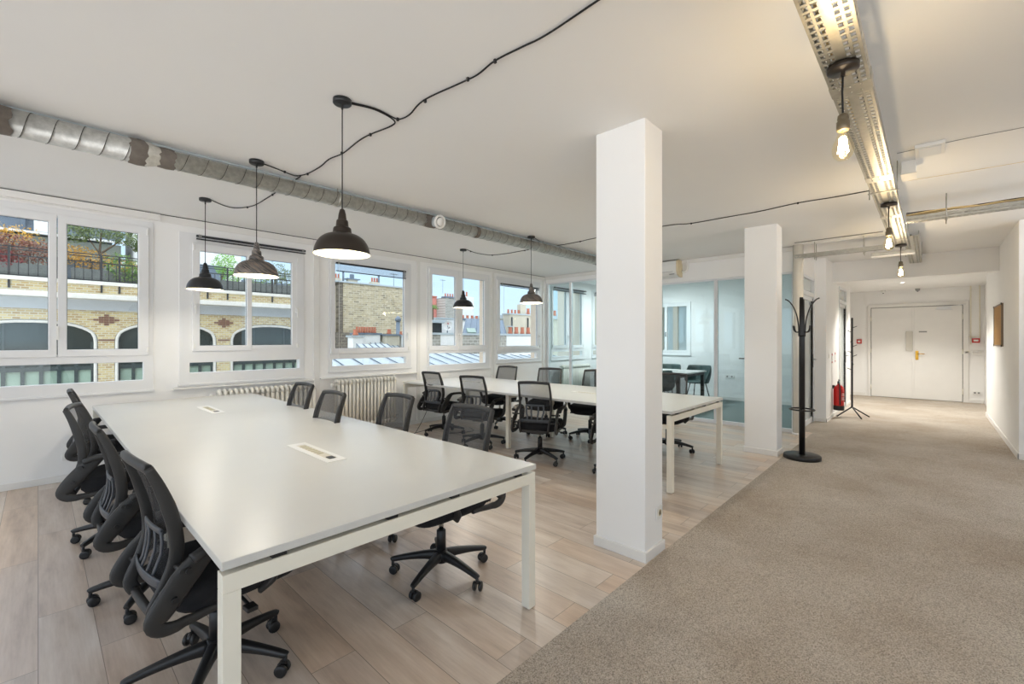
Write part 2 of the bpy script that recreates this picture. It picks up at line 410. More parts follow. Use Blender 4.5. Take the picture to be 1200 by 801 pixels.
# ------------------------------------------------------------------ windows of the long wall
def handle(mb, u, z, y=6.2, flip=1):
    mb.box((u - .012, y - .008, z - .035), (u + .012, y + .012, z + .035)); mb.box((u - .008, y - .035, z - .008), (u + .008, y, z + .012))
    mb.box((u - .009, y - .045, z - .10), (u + .009, y - .030, z + .012))
def window(n, low, sashes, handles=(), slide=False):
    x0, x1, z0, z1 = OPEN[n]
    w = struct(empty('window_%d' % n, ((x0 + x1) / 2, 6.25, z0))); ox, oz = (x0 + x1) / 2, z0
    L = lambda h: (h[0] - ox, h[1] - ox, h[2] - oz, h[3] - oz)
    sa = [(s[0], s[1], s[2], s[3]) for s in sashes]
    hs = [(min(s[0] for s in sa) + .02, max(s[1] for s in sa) - .02, sa[0][2] + .02, sa[0][3] - .02)]
    f = MB(); grid_plate(f, 'Y', x0 - ox, x1 - ox, 0, z1 - oz, -.014, .065, [L(h) for h in hs] + [L(l) for l in low])
    f.box((x0 - ox - .01, -.03, -.012), (x1 - ox + .01, .0, .012))
    f.build('frame', M['upvc'], w, bevel=.004)
    for l in low:
        a, b, c, d = L(l); MB().box((a, .03, c), (b, .034, d)).build('lower_pane', M['glass'], w)
    for i, s in enumerate(sashes):
        so = -.032 + (.02 * i if slide else 0)
        p = s[4]; m = MB(); grid_plate(m, 'Y', s[0] - ox, s[1] - ox, s[2] - oz, s[3] - oz, so, so + .06, [L(p)])
        a, b, c, d = L(p); e = .012                            # glazing bead
        grid_plate(m, 'Y', a - e, b + e, c - e, d + e, so + .012, so + .03, [(a + .003, b - .003, c + .003, d - .003)])
        so_ = m.build('sash', M['upvc'], w, bevel=.004)
        MB().box((a, so + .034, c), (b, so + .038, d)).build('pane', M['glass'], so_)
        gk = MB(); grid_plate(gk, 'Y', a, b, c, d, so + .026, so + .032, [(a + .006, b - .006, c + .006, d - .006)]); gk.build('gasket', M['darkgap'], so_)
    for hx, hz in handles:
        m = MB(); handle(m, hx - ox, hz - oz, -.032); m.build('handle', M['white_plastic'], w, bevel=.003)
    hg = MB()
    for hx in (sa[0][0] + .012, sa[-1][1] - .012):
        for hz in (sa[0][2] + .06, sa[0][3] - .06): hg.box((hx - ox - .008, -.045, hz - oz - .03), (hx - ox + .008, -.028, hz - oz + .03))
    hg.build('hinge', M['white_plastic'], w, bevel=.003)
    return w
window(1, [(-1.85, .785, .965, 1.160)], [(-1.85, -.70, 1.232, 2.627, (-1.76, -.79, 1.30, 2.55)), (-.68, .125, 1.232, 2.627, (-.60, .07, 1.30, 2.55)), (.132, .829, 1.232, 2.627, (.193, .742, 1.30, 2.55))], [(.128, 1.50)])
window(2, [(1.20, 2.43, 1.018, 1.135)], [(1.224, 1.84, 1.265, 2.53, (1.294, 1.791, 1.33, 2.445)), (1.79, 2.411, 1.265, 2.53, (1.849, 2.334, 1.33, 2.435))], [(1.25, 1.80), (2.385, 1.80)], slide=True)
window(3, [(2.885, 4.112, 1.022, 1.122)], [(2.856, 4.165, 1.20, 2.60, (2.919, 4.072, 1.275, 2.505))], [(4.125, 1.50)])
window(4, [(4.58, 5.90, .965, 1.166)], [(4.562, 5.215, 1.215, 2.635, (4.628, 5.148, 1.297, 2.535)), (5.22, 5.945, 1.215, 2.635, (5.305, 5.856, 1.297, 2.535))], [(5.218, 1.50)])
window(5, [(6.235, 7.438, 1.010, 1.130)], [(6.20, 7.52, 1.20, 2.60, (6.276, 7.438, 1.27, 2.507))], [(7.48, 1.48)])
window(6, [(7.99, 9.17, 1.022, 1.13)], [(7.95, 8.55, 1.20, 2.60, (7.995, 8.48, 1.27, 2.53)), (8.55, 9.20, 1.20, 2.60, (8.61, 9.12, 1.27, 2.53))], [(8.55, 1.48)])
window(7, [(9.65, 10.80, 1.022, 1.13)], [(9.62, 10.83, 1.20, 2.60, (9.70, 10.75, 1.27, 2.53))], [(10.79, 1.48)])
# window in the meeting room back wall
w = struct(empty('window_8', (11.0, 4.95, 1.08)))
f = MB(); grid_plate(f, 'X', -.66, .69, -.04, 1.26, -.02, .06, [(-.56, -.06, .06, 1.16), (-.0, .59, .06, 1.16)]); f.box((-.035, -.67, -.07), (.0, .70, -.035)); f.build('frame', M['upvc'], w, bevel=.004)
MB().box((.02, -.56, .06), (.024, .59, 1.16)).build('pane', M['glass'], w)
MB().box((-.03, -.05, .4), (-.02, -.01, .52)).build('handle', M['grey'], w)

def blind(name_label, x0, x1, zt, zb, n, y=6.195, cordx=None, cordz=1.2, group=None):
    b = tag(empty('venetian_blind', ((x0 + x1) / 2, y, zb)), name_label, 'blind', group); hx = (x1 - x0) / 2; H = zt - zb
    MB().box((-hx, -.014, H - .022), (hx, .014, H)).build('head_rail', M['blind_dark'], b, bevel=.002)
    if n:
        m = MB()
        for i in range(n):
            z = .018 + (H - .045) * i / max(1, n - 1); m.add([(-hx, -.012, z - .002), (hx, -.012, z - .002), (hx, .012, z + .003), (-hx, .012, z + .003), (-hx, -.012, z - .0005), (hx, -.012, z - .0005), (hx, .012, z + .0045), (-hx, .012, z + .0045)],
                  [(0, 3, 2, 1), (4, 5, 6, 7), (0, 1, 5, 4), (1, 2, 6, 5), (2, 3, 7, 6), (3, 0, 4, 7)])
        m.build('slats', M['blind'], b)
    MB().box((-hx, -.012, 0), (hx, .012, .012)).build('bottom_rail', M['blind_dark'], b, bevel=.002)
    for q in (-hx + .02, hx - .05): MB().box((q, -.016, H - .026), (q + .03, .016, H + .004)).build('bracket', M['grey'], b)
    if cordx is not None:
        MB().tube([(cordx - (x0 + x1) / 2, -.016, H - .02), (cordx - (x0 + x1) / 2 + .004, -.018, (cordz - zb) / 2), (cordx - (x0 + x1) / 2, -.016, cordz - zb)], .0022, 6).build('pull_cord', M['white_plastic'], b)
    return b
blind('dark venetian blind rolled up above the two-part sliding window', 1.25, 2.48, 2.612, 2.560, 2, 6.17)
blind('grey slatted venetian blind pulled up in the window facing the brick gable', 2.92, 4.08, 2.515, 2.385, 15, 6.195, 2.955, 1.15)
blind('dark venetian blind pulled up in the last window before the glass partition', 6.27, 7.45, 2.525, 2.470, 3, 6.195, 6.34, 1.15)
blind('dark venetian blind above the first window behind the glass partition', 7.98, 9.25, 2.60, 2.52, 4, 6.18)
blind('dark venetian blind above the second window behind the glass partition', 9.68, 10.8, 2.60, 2.52, 4, 6.18)

# ------------------------------------------------------------------ doors
# double door in the end wall
M['lock_grey'] = mat('grey lock cover', (196, 192, 182), .4); M['hinge'] = mat('cream hinge', (222, 218, 204), .4); M['conduit'] = mat('ivory conduit', (232, 226, 208), .5)
d = struct(empty('door_1', (14.2, .27, 0)))
f = MB(); grid_plate(f, 'X', -.90, .86, 0, 2.27, -.03, .0, [(-.81, .80, -.1, 2.19)]); f.build('frame', M['trim'], d, bevel=.004)
MB().box((-.012, -.81, 0.0), (-.008, .80, 2.195)).build('gap_backing', M['darkgap'], d)  # dark sheet behind the leaves, seen in the gaps round them
for nm, a, b in (('left', .028, .79), ('right', -.80, .022)):
    lf = MB().box((-.035, a, .012), (-.013, b, 2.178)).build('door_leaf', M['trim'], d, bevel=.003)
    hg = MB(); ye = b if nm == 'left' else a
    for z in (.18, 1.08, 1.86): hg.cyl((-.042, ye + (.006 if nm == 'left' else -.006), z), .011, .12, 10)
    hg.build('hinge', M['hinge'], lf)
MB().box((-.045, .0, .012), (-.034, .045, 2.178)).build('cover_strip', M['trim'], d, bevel=.003)
MB().box((-.085, .025, 1.15), (-.035, .145, 1.60)).build('lock_box', M['lock_grey'], d, bevel=.004)
h = MB().box((-.052, -.075, .93), (-.045, -.02, 1.14)).build('handle_plate', M['brass'], d, bevel=.003)
hb = MB(); hb.cyl((-.10, -.05, 1.075), .012, .05, 12, 'X'); hb.sweep([(-.10, -.05, 1.075), (-.10, -.12, 1.075), (-.095, -.18, 1.075)], (.02, .018)); hb.cyl((-.056, -.047, .98), .012, .01, 12, 'X'); hb.build('door_handle', M['brass'], h)
MB().box((-.04, -.22, 1.575), (-.035, -.08, 1.605)).build('door_plate', M['grey'], d)
cl = MB(); cl.box((-.09, -.62, 2.105), (-.036, -.38, 2.15)); cl.sweep([(-.075, -.50, 2.16), (-.10, -.72, 2.175), (-.06, -.86, 2.20)], (.018, .012)); cl.sweep([(-.07, -.36, 2.10), (-.075, -.65, 2.085)], (.012, .01)); cl.build('door_closer', M['alu'], d, bevel=.002)
# door on the near right
d = struct(empty('door_2', (7.85, -1.29, 0)))
f = MB(); grid_plate(f, 'X', -.50, .48, 0, 2.15, -.022, .10, [(-.43, .41, -.1, 2.07)]); f.build('frame', M['trim'], d, bevel=.004)
lf = MB().box((.035, -.43, .01), (.075, .41, 2.068)).build('door_leaf', M['trim'], d, bevel=.003)
hb = MB(); hb.cyl((.0, .36, 1.06), .012, .036, 12, 'X'); hb.sweep([(.002, .36, 1.06), (-.006, .30, 1.06), (-.002, .24, 1.06)], (.02, .018)); hb.box((.030, .335, .98), (.036, .385, 1.12)); hb.build('door_handle', M['chrome'], lf)
# glazed office doors on the left of the corridor
def glazed_door(n, x0, x1, y, ztr, label_dark):
    d = struct(empty('door_%d' % n, ((x0 + x1) / 2, y, 0))); hx = (x1 - x0) / 2
    f = MB(); grid_plate(f, 'Y', -hx, hx, 0, 2.44, -.012, .07, [(-hx + .05, hx - .05, .0, 2.12), (-hx + .05, hx - .05, 2.19, 2.40)]); f.build('frame', M['alu'], d, bevel=.003)
    MB().box((-hx + .05, .03, 2.19), (hx - .05, .034, 2.40)).build('transom_pane', M['frosted'], d)
    s = MB(); grid_plate(s, 'Y', -hx + .055, hx - .055, .01, 2.115, 0, .045, [(-hx + .12, hx - .13, .10, 2.05)]); lf = s.build('door_leaf', M['alu'], d, bevel=.003)
    MB().box((-hx + .12, .02, .10), (hx - .13, .024, 2.05)).build('pane', M['frosted'], lf)
    MB().box((hx - .13, -.003, .02), (hx - .10, .03, 2.10)).build('seal', M['darkgap'], lf)
    m = MB(); m.box((hx - .098, -.012, .93), (hx - .062, .0, 1.16)); m.sweep([(hx - .08, -.012, 1.07), (hx - .08, -.05, 1.07), (hx - .20, -.055, 1.07)], (.016, .016)); m.build('door_handle', M['chrome'], lf, bevel=.002)
glazed_door(3, 8.17, 9.13, 1.455, 2.42, '')
glazed_door(4, 10.62, 11.64, 1.287, 2.42, '')
# the rooms behind those doors end in a plain wall
struct(MB().box((11.1, 2.6, 0), (12.2, 2.7, 2.8)).box((12.2, 1.62, 0), (12.3, 2.7, 2.8)).build('wall_left', M['wall']))

# ------------------------------------------------------------------ glass partition of the meeting room
gp = tag(empty('glass_partition', (7.81, 3.9, 0)), 'full-height blue green glass partition with white posts in front of the meeting room', 'glass partition')
posts = [(1.47, .10, 2.425), (2.05, .045, 2.425), (2.62, .055, 2.425), (3.60, .055, 2.425), (4.62, .06, 2.655), (5.60, .05, 2.655), (6.225, .05, 2.655)]
for yp, wd, zt in posts: MB().box((-.035, yp - 3.9 - wd / 2, .0), (.035, yp - 3.9 + wd / 2, zt)).build('post', M['alu'], gp, bevel=.003)
for (ya, yb, zt) in ((1.52, 4.59, 2.425), (4.65, 6.2, 2.655)):
    MB().box((-.03, ya - 3.9, 0), (.03, yb - 3.9, .055)).build('bottom_rail', M['alu'], gp, bevel=.002)
    MB().box((-.03, ya - 3.9, zt - .03), (.03, yb - 3.9, zt)).build('top_rail', M['alu'], gp, bevel=.002)
for i in range(len(posts) - 1):
    a = posts[i][0] + posts[i][1] / 2; b = posts[i + 1][0] - posts[i + 1][1] / 2; zt = min(posts[i][2], posts[i + 1][2]) - .03
    if i == 4: zt = 2.625
    if i == 1: continue
    MB().box((-.005, a - 3.9, .055), (.005, b - 3.9, zt)).build('glass_panel', M['glass_teal'], gp)
lf = MB().box((-.005, 2.075 - 3.9, .058), (.005, 2.59 - 3.9, 2.39)).build('glass_door', M['glass_teal'], gp)
m = MB(); m.box((-.02, 2.10 - 3.9, 1.0), (.02, 2.15 - 3.9, 1.16)); m.sweep([(-.03, 2.12 - 3.9, 1.10), (-.055, 2.14 - 3.9, 1.10), (-.055, 2.25 - 3.9, 1.10)], (.018, .018)); m.build('door_handle', M['blackmetal'], lf, bevel=.002)

# ------------------------------------------------------------------ columns
def column(x0, x1, y0, y1, label):
    c = tag(empty('column', ((x0 + x1) / 2, (y0 + y1) / 2, 0)), label, 'column'); hx, hy = (x1 - x0) / 2, (y1 - y0) / 2
    MB().box((-hx, -hy, 0), (hx, hy, CH)).build('shaft', M['wall'], c, bevel=.006)
    MB().box((-hx - .013, -hy - .013, 0), (hx + .013, hy + .013, .066)).build('baseboard', M['trim'], c, bevel=.004)
column(2.612, 2.862, 1.305, 1.665, 'big square white column with a power socket, nearest the camera')
column(6.075, 6.33, 1.34, 1.70, 'square white column further back beside the black coat stand with curved hooks')
pc = tag(empty('pipe_column', (7.69, 1.420, 0)), 'glossy white round pipe column between the glass partition and the first office door', 'pipe')
MB().cyl((0, 0, 0), .066, CH, 28).build('pipe', mat('gloss white pipe', (232, 226, 214), .12), pc)
MB().cyl((0, 0, 0), .078, .03, 28).build('collar', M['trim'], pc)

def wall_box(name, label, cat, c, d, face, material='white_plastic', inner=None, group=None):
    """small fitting on a wall; face = axis and sign it looks towards"""
    t = tag(empty(name, c), label, cat, group); ax, sg = face; t_ = [d[0], d[1], d[2]]
    lo = [-t_[i] / 2 for i in range(3)]; hi = [t_[i] / 2 for i in range(3)]; i = 'XY'.index(ax)
    if sg > 0: lo[i], hi[i] = 0, t_[i]
    else: lo[i], hi[i] = -t_[i], 0
    MB().box(lo, hi).build('plate', M[material], t, bevel=.003)
    if inner:
        for (nm, du, dz, wu, wz, mt) in inner:
            q0 = [0, 0, dz - wz / 2]; q1 = [0, 0, dz + wz / 2]; j = 1 - i
            q0[j] = du - wu / 2; q1[j] = du + wu / 2
            q0[i] = (t_[i] - .001) * sg; q1[i] = (t_[i] + .003) * sg
            MB().box(q0, q1).build(nm, M[mt], t, bevel=.002)
    return t
def round_socket(t, sg, ax, du=0, dz=0, th=.01):
    m = MB(); c = (sg * th, du, dz) if ax == 'X' else (du, sg * th, dz)
    m.lathe([(.021, 0), (.021, .003 * sg), (.016, .003 * sg), (.014, -.006 * sg)], c, 18, ax); m.build('socket_well', M['cream_plastic'], t)
s = wall_box('wall_socket', 'single white power socket low on the big near column', 'socket', (2.80, 1.305, .265), (.085, .010, .085), ('Y', -1)); round_socket(s, -1, 'Y')
s = wall_box('wall_socket', 'white double socket low on the window wall behind the office chairs', 'socket', (.235, 6.25, .245), (.15, .012, .085), ('Y', -1)); round_socket(s, -1, 'Y', -.035); round_socket(s, -1, 'Y', .035)
s = wall_box('wall_socket', 'white double socket low on the wall to the right of the double door', 'socket', (14.2, -.755, .23), (.03, .13, .08), ('X', -1), inner=[('socket_well', -.03, 0, .035, .035, 'grey'), ('socket_well', .03, 0, .035, .035, 'grey')])
s = wall_box('wall_socket', 'white double socket on the meeting room wall seen through the glass', 'socket', (11.0, 3.39, .55), (.012, .20, .08), ('X', -1), inner=[('socket_well', -.05, 0, .035, .035, 'grey'), ('socket_well', .05, 0, .035, .035, 'grey')])
wall_box('fire_alarm_button', 'red fire alarm call point on the wall to the right of the double door', 'alarm', (14.2, -.74, 1.385), (.05, .12, .10), ('X', -1), 'red_box', inner=[('alarm_panel', 0, 0, .075, .04, 'white_plastic')])
wall_box('fire_alarm_button', 'red fire alarm call point behind the slim coat tree', 'alarm', (14.2, 1.30, 1.36), (.05, .10, .11), ('X', -1), 'red_box', inner=[('alarm_panel', 0, 0, .05, .045, 'white_plastic')])
wall_box('switch_plate', 'white switch plate under the right-hand red alarm button', 'switch', (14.2, -.76, 1.115), (.02, .14, .08), ('X', -1), inner=[('rocker', -.03, 0, .05, .05, 'trim'), ('rocker', .035, 0, .05, .05, 'trim')])
wall_box('switch_plate', 'slim white trunking box left of the plate under the right-hand alarm', 'switch', (14.2, -.615, 1.125), (.03, .09, .04), ('X', -1))
for x, z, lab in ((9.80, 1.02, 'small notice with red print on the wall above the extinguisher, nearer the pier'), (10.15, 1.03, 'small notice with red print on the wall above the extinguisher, nearer the second office door')):
    nt = tag(MB().box((-.055, -.003, -.10), (.055, 0, .10)).build('wall_notice', M['white_plastic'], loc=(x, 1.287, z + .05)), lab, 'notice')
    MB().box((-.045, -.0045, .045), (.045, -.003, .085)).build('red_band', M['red_box'], nt); MB().box((-.045, -.0045, -.085), (.045, -.003, -.06)).build('red_band', M['red_box'], nt)
    m = MB()
    for q in range(5): m.box((-.038, -.0042, .025 - q * .016), (.036 - (q % 3) * .012, -.003, .030 - q * .016))
    m.build('print', M['grey'], nt)
wall_box('light_switch', 'small white light switch on the pier wall before the fire extinguisher', 'switch', (9.45, 1.287, 1.12), (.08, .012, .08), ('Y', -1), inner=[('rocker', 0, 0, .045, .045, 'trim')])
# conduits right of the double door
t = tag(MB().box((-.02, -.012, 0), (0, .012, 1.30)).build('cable_conduit', M['conduit'], loc=(14.2, -.66, 1.30)), 'cream cable conduit running up the wall nearest the double door', 'conduit')
t = tag(MB().box((-.02, -.010, 0), (0, .010, 1.17)).build('cable_conduit', M['conduit'], loc=(14.2, -.80, 1.43)), 'cream cable conduit running up above the right-hand alarm button', 'conduit')
t = tag(MB().box((-.02, -.06, 0), (0, .06, .02)).build('cable_conduit', M['conduit'], loc=(14.2, -.685, 1.46)), 'short horizontal cream conduit beside the right-hand alarm button', 'conduit')
# things on the lower ceiling by the doors
for (y, lab) in ((.83, 'small white motion sensor at the top left above the double door'), (.21, 'small dark camera above the middle of the double door')):
    s = tag(empty('ceiling_sensor', (14.1, y, 2.60)), lab, 'sensor')
    MB().lathe([(.045, 0), (.045, -.02), (.035, -.05), (.012, -.06)], n=16).build('housing', M['white_plastic'] if y > .5 else M['grey'], s)
    MB().lathe([(.016, 0), (.014, -.012), (0.001, -.016)], (0, 0, -.058), 12).build('lens', M['black'], s)

# ================================================================== FURNITURE
def table(x0, x1, y0, y1, ymid, label, ports, inset=.20):
    H = .750; T = .027; t = tag(empty('bench_desk', ((x0 + x1) / 2, (y0 + y1) / 2, 0)), label, 'desk'); hx, hy = (x1 - x0) / 2, (y1 - y0) / 2
    MB().box((-hx, -hy, H - T), (hx, hy, H)).build('tabletop', M['desk'], t, bevel=.0025)
    zb = H - T - .016; bw = .052
    def frame(y, ins):
        m = MB().box((-hx + ins, y - bw / 2, zb - .055), (hx - ins, y + bw / 2, zb)); m.build('crossbar', M['desk_frame'], t, bevel=.002)
        for s in (-1, 1):
            xa = s * (hx - ins) ; lg = MB().box((xa, y - bw / 2, .006), (xa - s * .050, y + bw / 2, zb - .0551 if ins else zb - .0001)).build('leg', M['desk_frame'], t, bevel=.002)
            MB().cyl((xa - s * .025, y, 0), .018, .008, 14).build('foot', M['grey'], lg)
    frame(-hy + .004 + bw / 2, .003); frame(hy - .004 - bw / 2, .003); frame(ymid - (y0 + y1) / 2, inset)
    rb = MB()
    for s in (-.17, .17): rb.box((s - .02, -hy + .06, zb - .052), (s + .02, hy - .06, zb - .002))
    rb.build('rail', M['desk_frame'], t)
    for yy in (-hy + .03, hy - .03):
        for q in (-.77, -.19, .25, .83): MB().box((q * hx - .022, yy - .018, zb), (q * hx + .022, yy + .018, H - T)).build('spacer', M['black'], t)
    for (px, py) in ports:
        p = MB(); lx, ly = px - (x0 + x1) / 2, py - (y0 + y1) / 2
        grid_plate_h(p, lx - .055, lx + .055, ly - .28, ly + .28, H, H + .0035, [(lx - .022, lx + .030, ly - .225, ly + .225)])
        pp = p.build('cable_port', M['white_plastic'], t, bevel=.001)
        MB().box((lx - .022, ly - .225, H), (lx + .030, ly + .225, H + .001)).build('port_well', M['port_beige'], pp)
        for q in range(7): MB().box((lx - .014, ly - .06 + q * .04 - .010, H + .001), (lx + .022, ly - .06 + q * .04 + .010, H + .0032)).build('outlet', M['port_olive'], pp, bevel=.001)
        MB().box((lx - .012, ly - .215, H + .001), (lx + .022, ly - .165, H + .0045)).build('plug', M['charcoal'], pp)
    return t
def grid_plate_h(mb, x0, x1, y0, y1, z0, z1, holes):
    h = holes[0]
    for a, b in (((x0, y0), (x1, h[2])), ((x0, h[3]), (x1, y1)), ((x0, h[2]), (h[0], h[3])), ((h[1], h[2]), (x1, h[3]))):
        mb.box((a[0], a[1], z0), (b[0], b[1], z1))
    return mb
M['port_beige'] = mat('pale beige port insert', (214, 208, 194), .5)
M['port_olive'] = mat('olive outlet face', (182, 174, 144), .5)
table(.366, 1.790, 1.506, 6.05, 3.66, 'long white bench desk nearest the camera with two cable ports', [(1.10, 2.60), (1.10, 4.90)])
table(3.93, 5.285, 1.700, 6.05, 3.965, 'long white bench desk further back, partly hidden by the big column', [(4.6, 3.0), (4.6, 5.2)])

# ------------------------------------------------------------------ task chair (faces +X, origin on the floor under its gas lift)
def make_chair(lift=0.0):
    t = empty('office_chair')
    b = MB(); b.lathe([(.030, .075), (.045, .085), (.045, .125), (.034, .150), (.030, .150)], n=20)
    b.build('base_hub', M['black'], t)
    for i in range(5):
        a = 2 * PI * i / 5 + R(18); c, s = math.cos(a), math.sin(a)
        m = MB(); pts = smooth_path([(.03, .118, .050, .058), (.10, .116, .044, .046), (.20, .103, .036, .034), (.285, .086, .030, .028), (.302, .080, .024, .024)], 3)
        m.sweep([(p[0] * c, p[0] * s, p[1]) for p in pts], [(p[3], p[2]) for p in pts], (-s, c, 0), 10, 3.5)
        lg = m.build('base_arm', M['black'], t)
        k = MB(); k.cyl((.295 * c, .295 * s, .045), .008, .035, 8)
        ca = a + random.uniform(-1.2, 1.2); cc, cs = math.cos(ca), math.sin(ca); ox, oy = .295 * c - .012 * cc, .295 * s - .012 * cs
        mt = Matrix.Translation((ox, oy, .0262)) @ Matrix.Rotation(ca, 4, 'Z') @ Matrix.Rotation(R(90), 4, 'X')
        for off in (-.017, .017):
            w = MB(); w.lathe([(.012, -.009), (.022, -.009), (.026, -.005), (.026, .005), (.022, .009), (.012, .009)], (0, 0, off), 16)
            k.add([mt @ Vector(v) for v in w.v], w.f, True)
        w = MB(); w.sweep([(-.020, .0, 0), (-.016, .018, 0), (0, .029, 0), (.016, .024, 0)], (.006, .020), (0, 0, 1), 8, 3)
        k.add([mt @ Vector((v[0], v[1], v[2])) for v in w.v], w.f, True)
        k.build('caster', M['black'], lg)
    MB().lathe([(.028, .13), (.027, .265), (.022, .27)], n=18).build('column_cover', M['black'], t)
    MB().lathe([(.014, .25), (.014, .40)], n=14).build('gas_lift', M['chrome'], t)
    m = MB(); m.box((-.13, -.075, .350), (.11, .075, .392)); m.sweep([(.03, -.06, .372), (.03, -.20, .366), (.03, -.25, .360)], (.012, .014)); m.box((.01, -.285, .348), (.05, -.235, .366))
    m.build('tilt_mechanism', M['black'], t, bevel=.008)
    # seat cushion
    vs = []; fs = []; nu = 28; rings = [(.74, -.066), (.90, -.056), (.99, -.030), (1.0, .006), (.965, .026), (.86, .037), (.60, .040), (.25, .036)]
    for sc, dz in rings:
        for i in range(nu):
            a = 2 * PI * i / nu; cx_, sy_ = math.cos(a), math.sin(a); e = 2 / 4.2
            u = math.copysign(abs(cx_) ** e, cx_); v_ = math.copysign(abs(sy_) ** e, sy_)
            x = u * .245 * sc; y = v_ * (.245 - .012 * u) * sc
            z = .450 + dz - (max(0, x - .12) ** 2) * 2.2 + .35 * y * y * (1 if dz > 0 else .2)
            vs.append((x + .035, y, z))
    vs.append((.035, 0, .484)); vs.append((.035, 0, .386)); q = len(rings)
    for j in range(q - 1):
        for i in range(nu): i2 = (i + 1) % nu; fs.append((j * nu + i, j * nu + i2, (j + 1) * nu + i2, (j + 1) * nu + i))
    for i in range(nu): i2 = (i + 1) % nu; fs.append(((q - 1) * nu + i, (q - 1) * nu + i2, q * nu)); fs.append((i2, i, q * nu + 1))
    MB().add(vs, fs, True).build('seat', M['fabric'], t)
    # back: curved frame. profile gives x for height
    prof = smooth_path([(-.235, .395), (-.250, .44), (-.216, .52), (-.190, .60), (-.188, .68), (-.206, .78), (-.238, .88), (-.268, .950)], 4)
    def bx(z):
        for (xa, za), (xb, zb) in zip(prof, prof[1:]):
            if za <= z <= zb: return xa + (xb - xa) * (z - za) / (zb - za)
        return prof[-1][0]
    bk = MB()
    for s in (-1, 1):
        pts = [(p[0], s * (.160 + .022 * min(1, max(0, (p[1] - .40) / .25)) - .008 * max(0, (p[1] - .80) / .15)), p[1]) for p in prof]
        sz = [(.046 if p[1] < .80 else .046 - .016 * (p[1] - .80) / .15, .020) for p in prof]
        bk.sweep(pts, sz, (0, 1, 0), 12, 3.0)
    top = [(bx(.945) - .012 * math.cos(q * PI / 2), q * .172, .945 + .008 * math.cos(q * PI / 2)) for q in [-1 + i * .125 for i in range(17)]]
    bk.sweep(top, (.026, .034), (0, 0, 1), 10, 2.6)
    bot = [(-.236 - .006 * math.cos(q * PI / 2), q * .160, .40) for q in [-1 + i * .25 for i in range(9)]]
    bk.sweep(bot, (.03, .030), (0, 0, 1), 10, 2.6)
    bf = bk.build('back_frame', M['charcoal'], t)
    # mesh sheet, wraps from stile to stile and dishes backwards
    vs = []; fs = []; nz, ny = 16, 12
    for j in range(nz + 1):
        z = .50 + .440 * j / nz
        for i in range(ny + 1):
            q = -1 + 2 * i / ny; vs.append((bx(z) + .014 - .022 * (1 - q * q), q * .174, z))
    for j in range(nz):
        for i in range(ny): o = j * (ny + 1) + i; fs.append((o, o + 1, o + ny + 2, o + ny + 1))
    ms = MB().add(vs, fs, True).build('back_mesh', M['net'], t)
    # lumbar carrier with its slots
    lum = MB()
    for z, hy_, th in ((.690, .105, .022), (.520, .172, .036)):
        lum.sweep([(bx(z) - .010 - .020 * (1 - (q * hy_ / .174) ** 2), q * hy_, z) for q in [-1 + i * .2 for i in range(11)]], (.010, th), (0, 0, 1), 8, 3)
    for yy, wd in ((-.100, .022), (.100, .022), (-.040, .020), (.040, .020)):
        lum.sweep([(bx(z) - .011 - .020 * (1 - (yy / .174) ** 2), yy * (1 - .15 * (z < .6)), z) for z in (.520, .56, .61, .65, .690)], (.008, wd), (0, 1, 0), 8, 3)
    lum.build('lumbar_support', M['bluegrey'], t)
    # D-shaped armrests
    loop = smooth_path([(-.165, .622, .040), (-.10, .645, .040), (-.02, .648, .036), (.09, .640, .036), (.155, .612, .034), (.165, .560, .032), (.135, .490, .030), (.105, .425, .030), (.085, .392, .028)], 4)
    rear = smooth_path([(-.075, .646, .036), (-.130, .606, .074), (-.188, .545, .088), (-.246, .472, .080), (-.268, .432, .060), (-.238, .402, .046), (-.16, .400, .034), (-.08, .408, .028), (-.02, .41, .024)], 4)
    for s in (-1, 1):
        m = MB(); yy = s * .262
        for (lx, lz) in ((-.185, .585), (-.225, .500)): m.sweep([(lx, s * .165, lz), (lx, yy, lz)], (.030, .016), (0, 0, 1), 8, 3)
        m.sweep([(p[0], yy + s * .006 * (p[1] > .6) - s * .050 * max(0, (.44 - p[1]) / .05) * (p[0] > 0), p[1]) for p in loop], [(p[2] * .85, .044) for p in loop], (0, 1, 0), 12, 3)
        m.sweep([(p[0], yy - s * (.020 if p[0] > -.2 else .012), p[1]) for p in rear], [(p[2], .024) for p in rear], (0, 1, 0), 12, 3)
        ar = m.build('armrest', M['charcoal'], t)
        for (bx_, bz) in ((-.175, .585), (-.215, .500)): MB().cyl((bx_, yy + (.004 if s > 0 else -.016), bz), .010, .012, 12, 'Y').build('bolt', M['black'], ar)
    if lift:
        for o in kids(t):
            if o.name.split('.')[0] not in ('base_hub', 'base_arm', 'column_cover', 'gas_lift'): o.location.z = lift
    return t
chair = make_chair(); tall = make_chair(.015); low = make_chair(-.022); used = set()
N1 = 'office chairs around the near bench desk'; N2 = 'office chairs around the far bench desk'
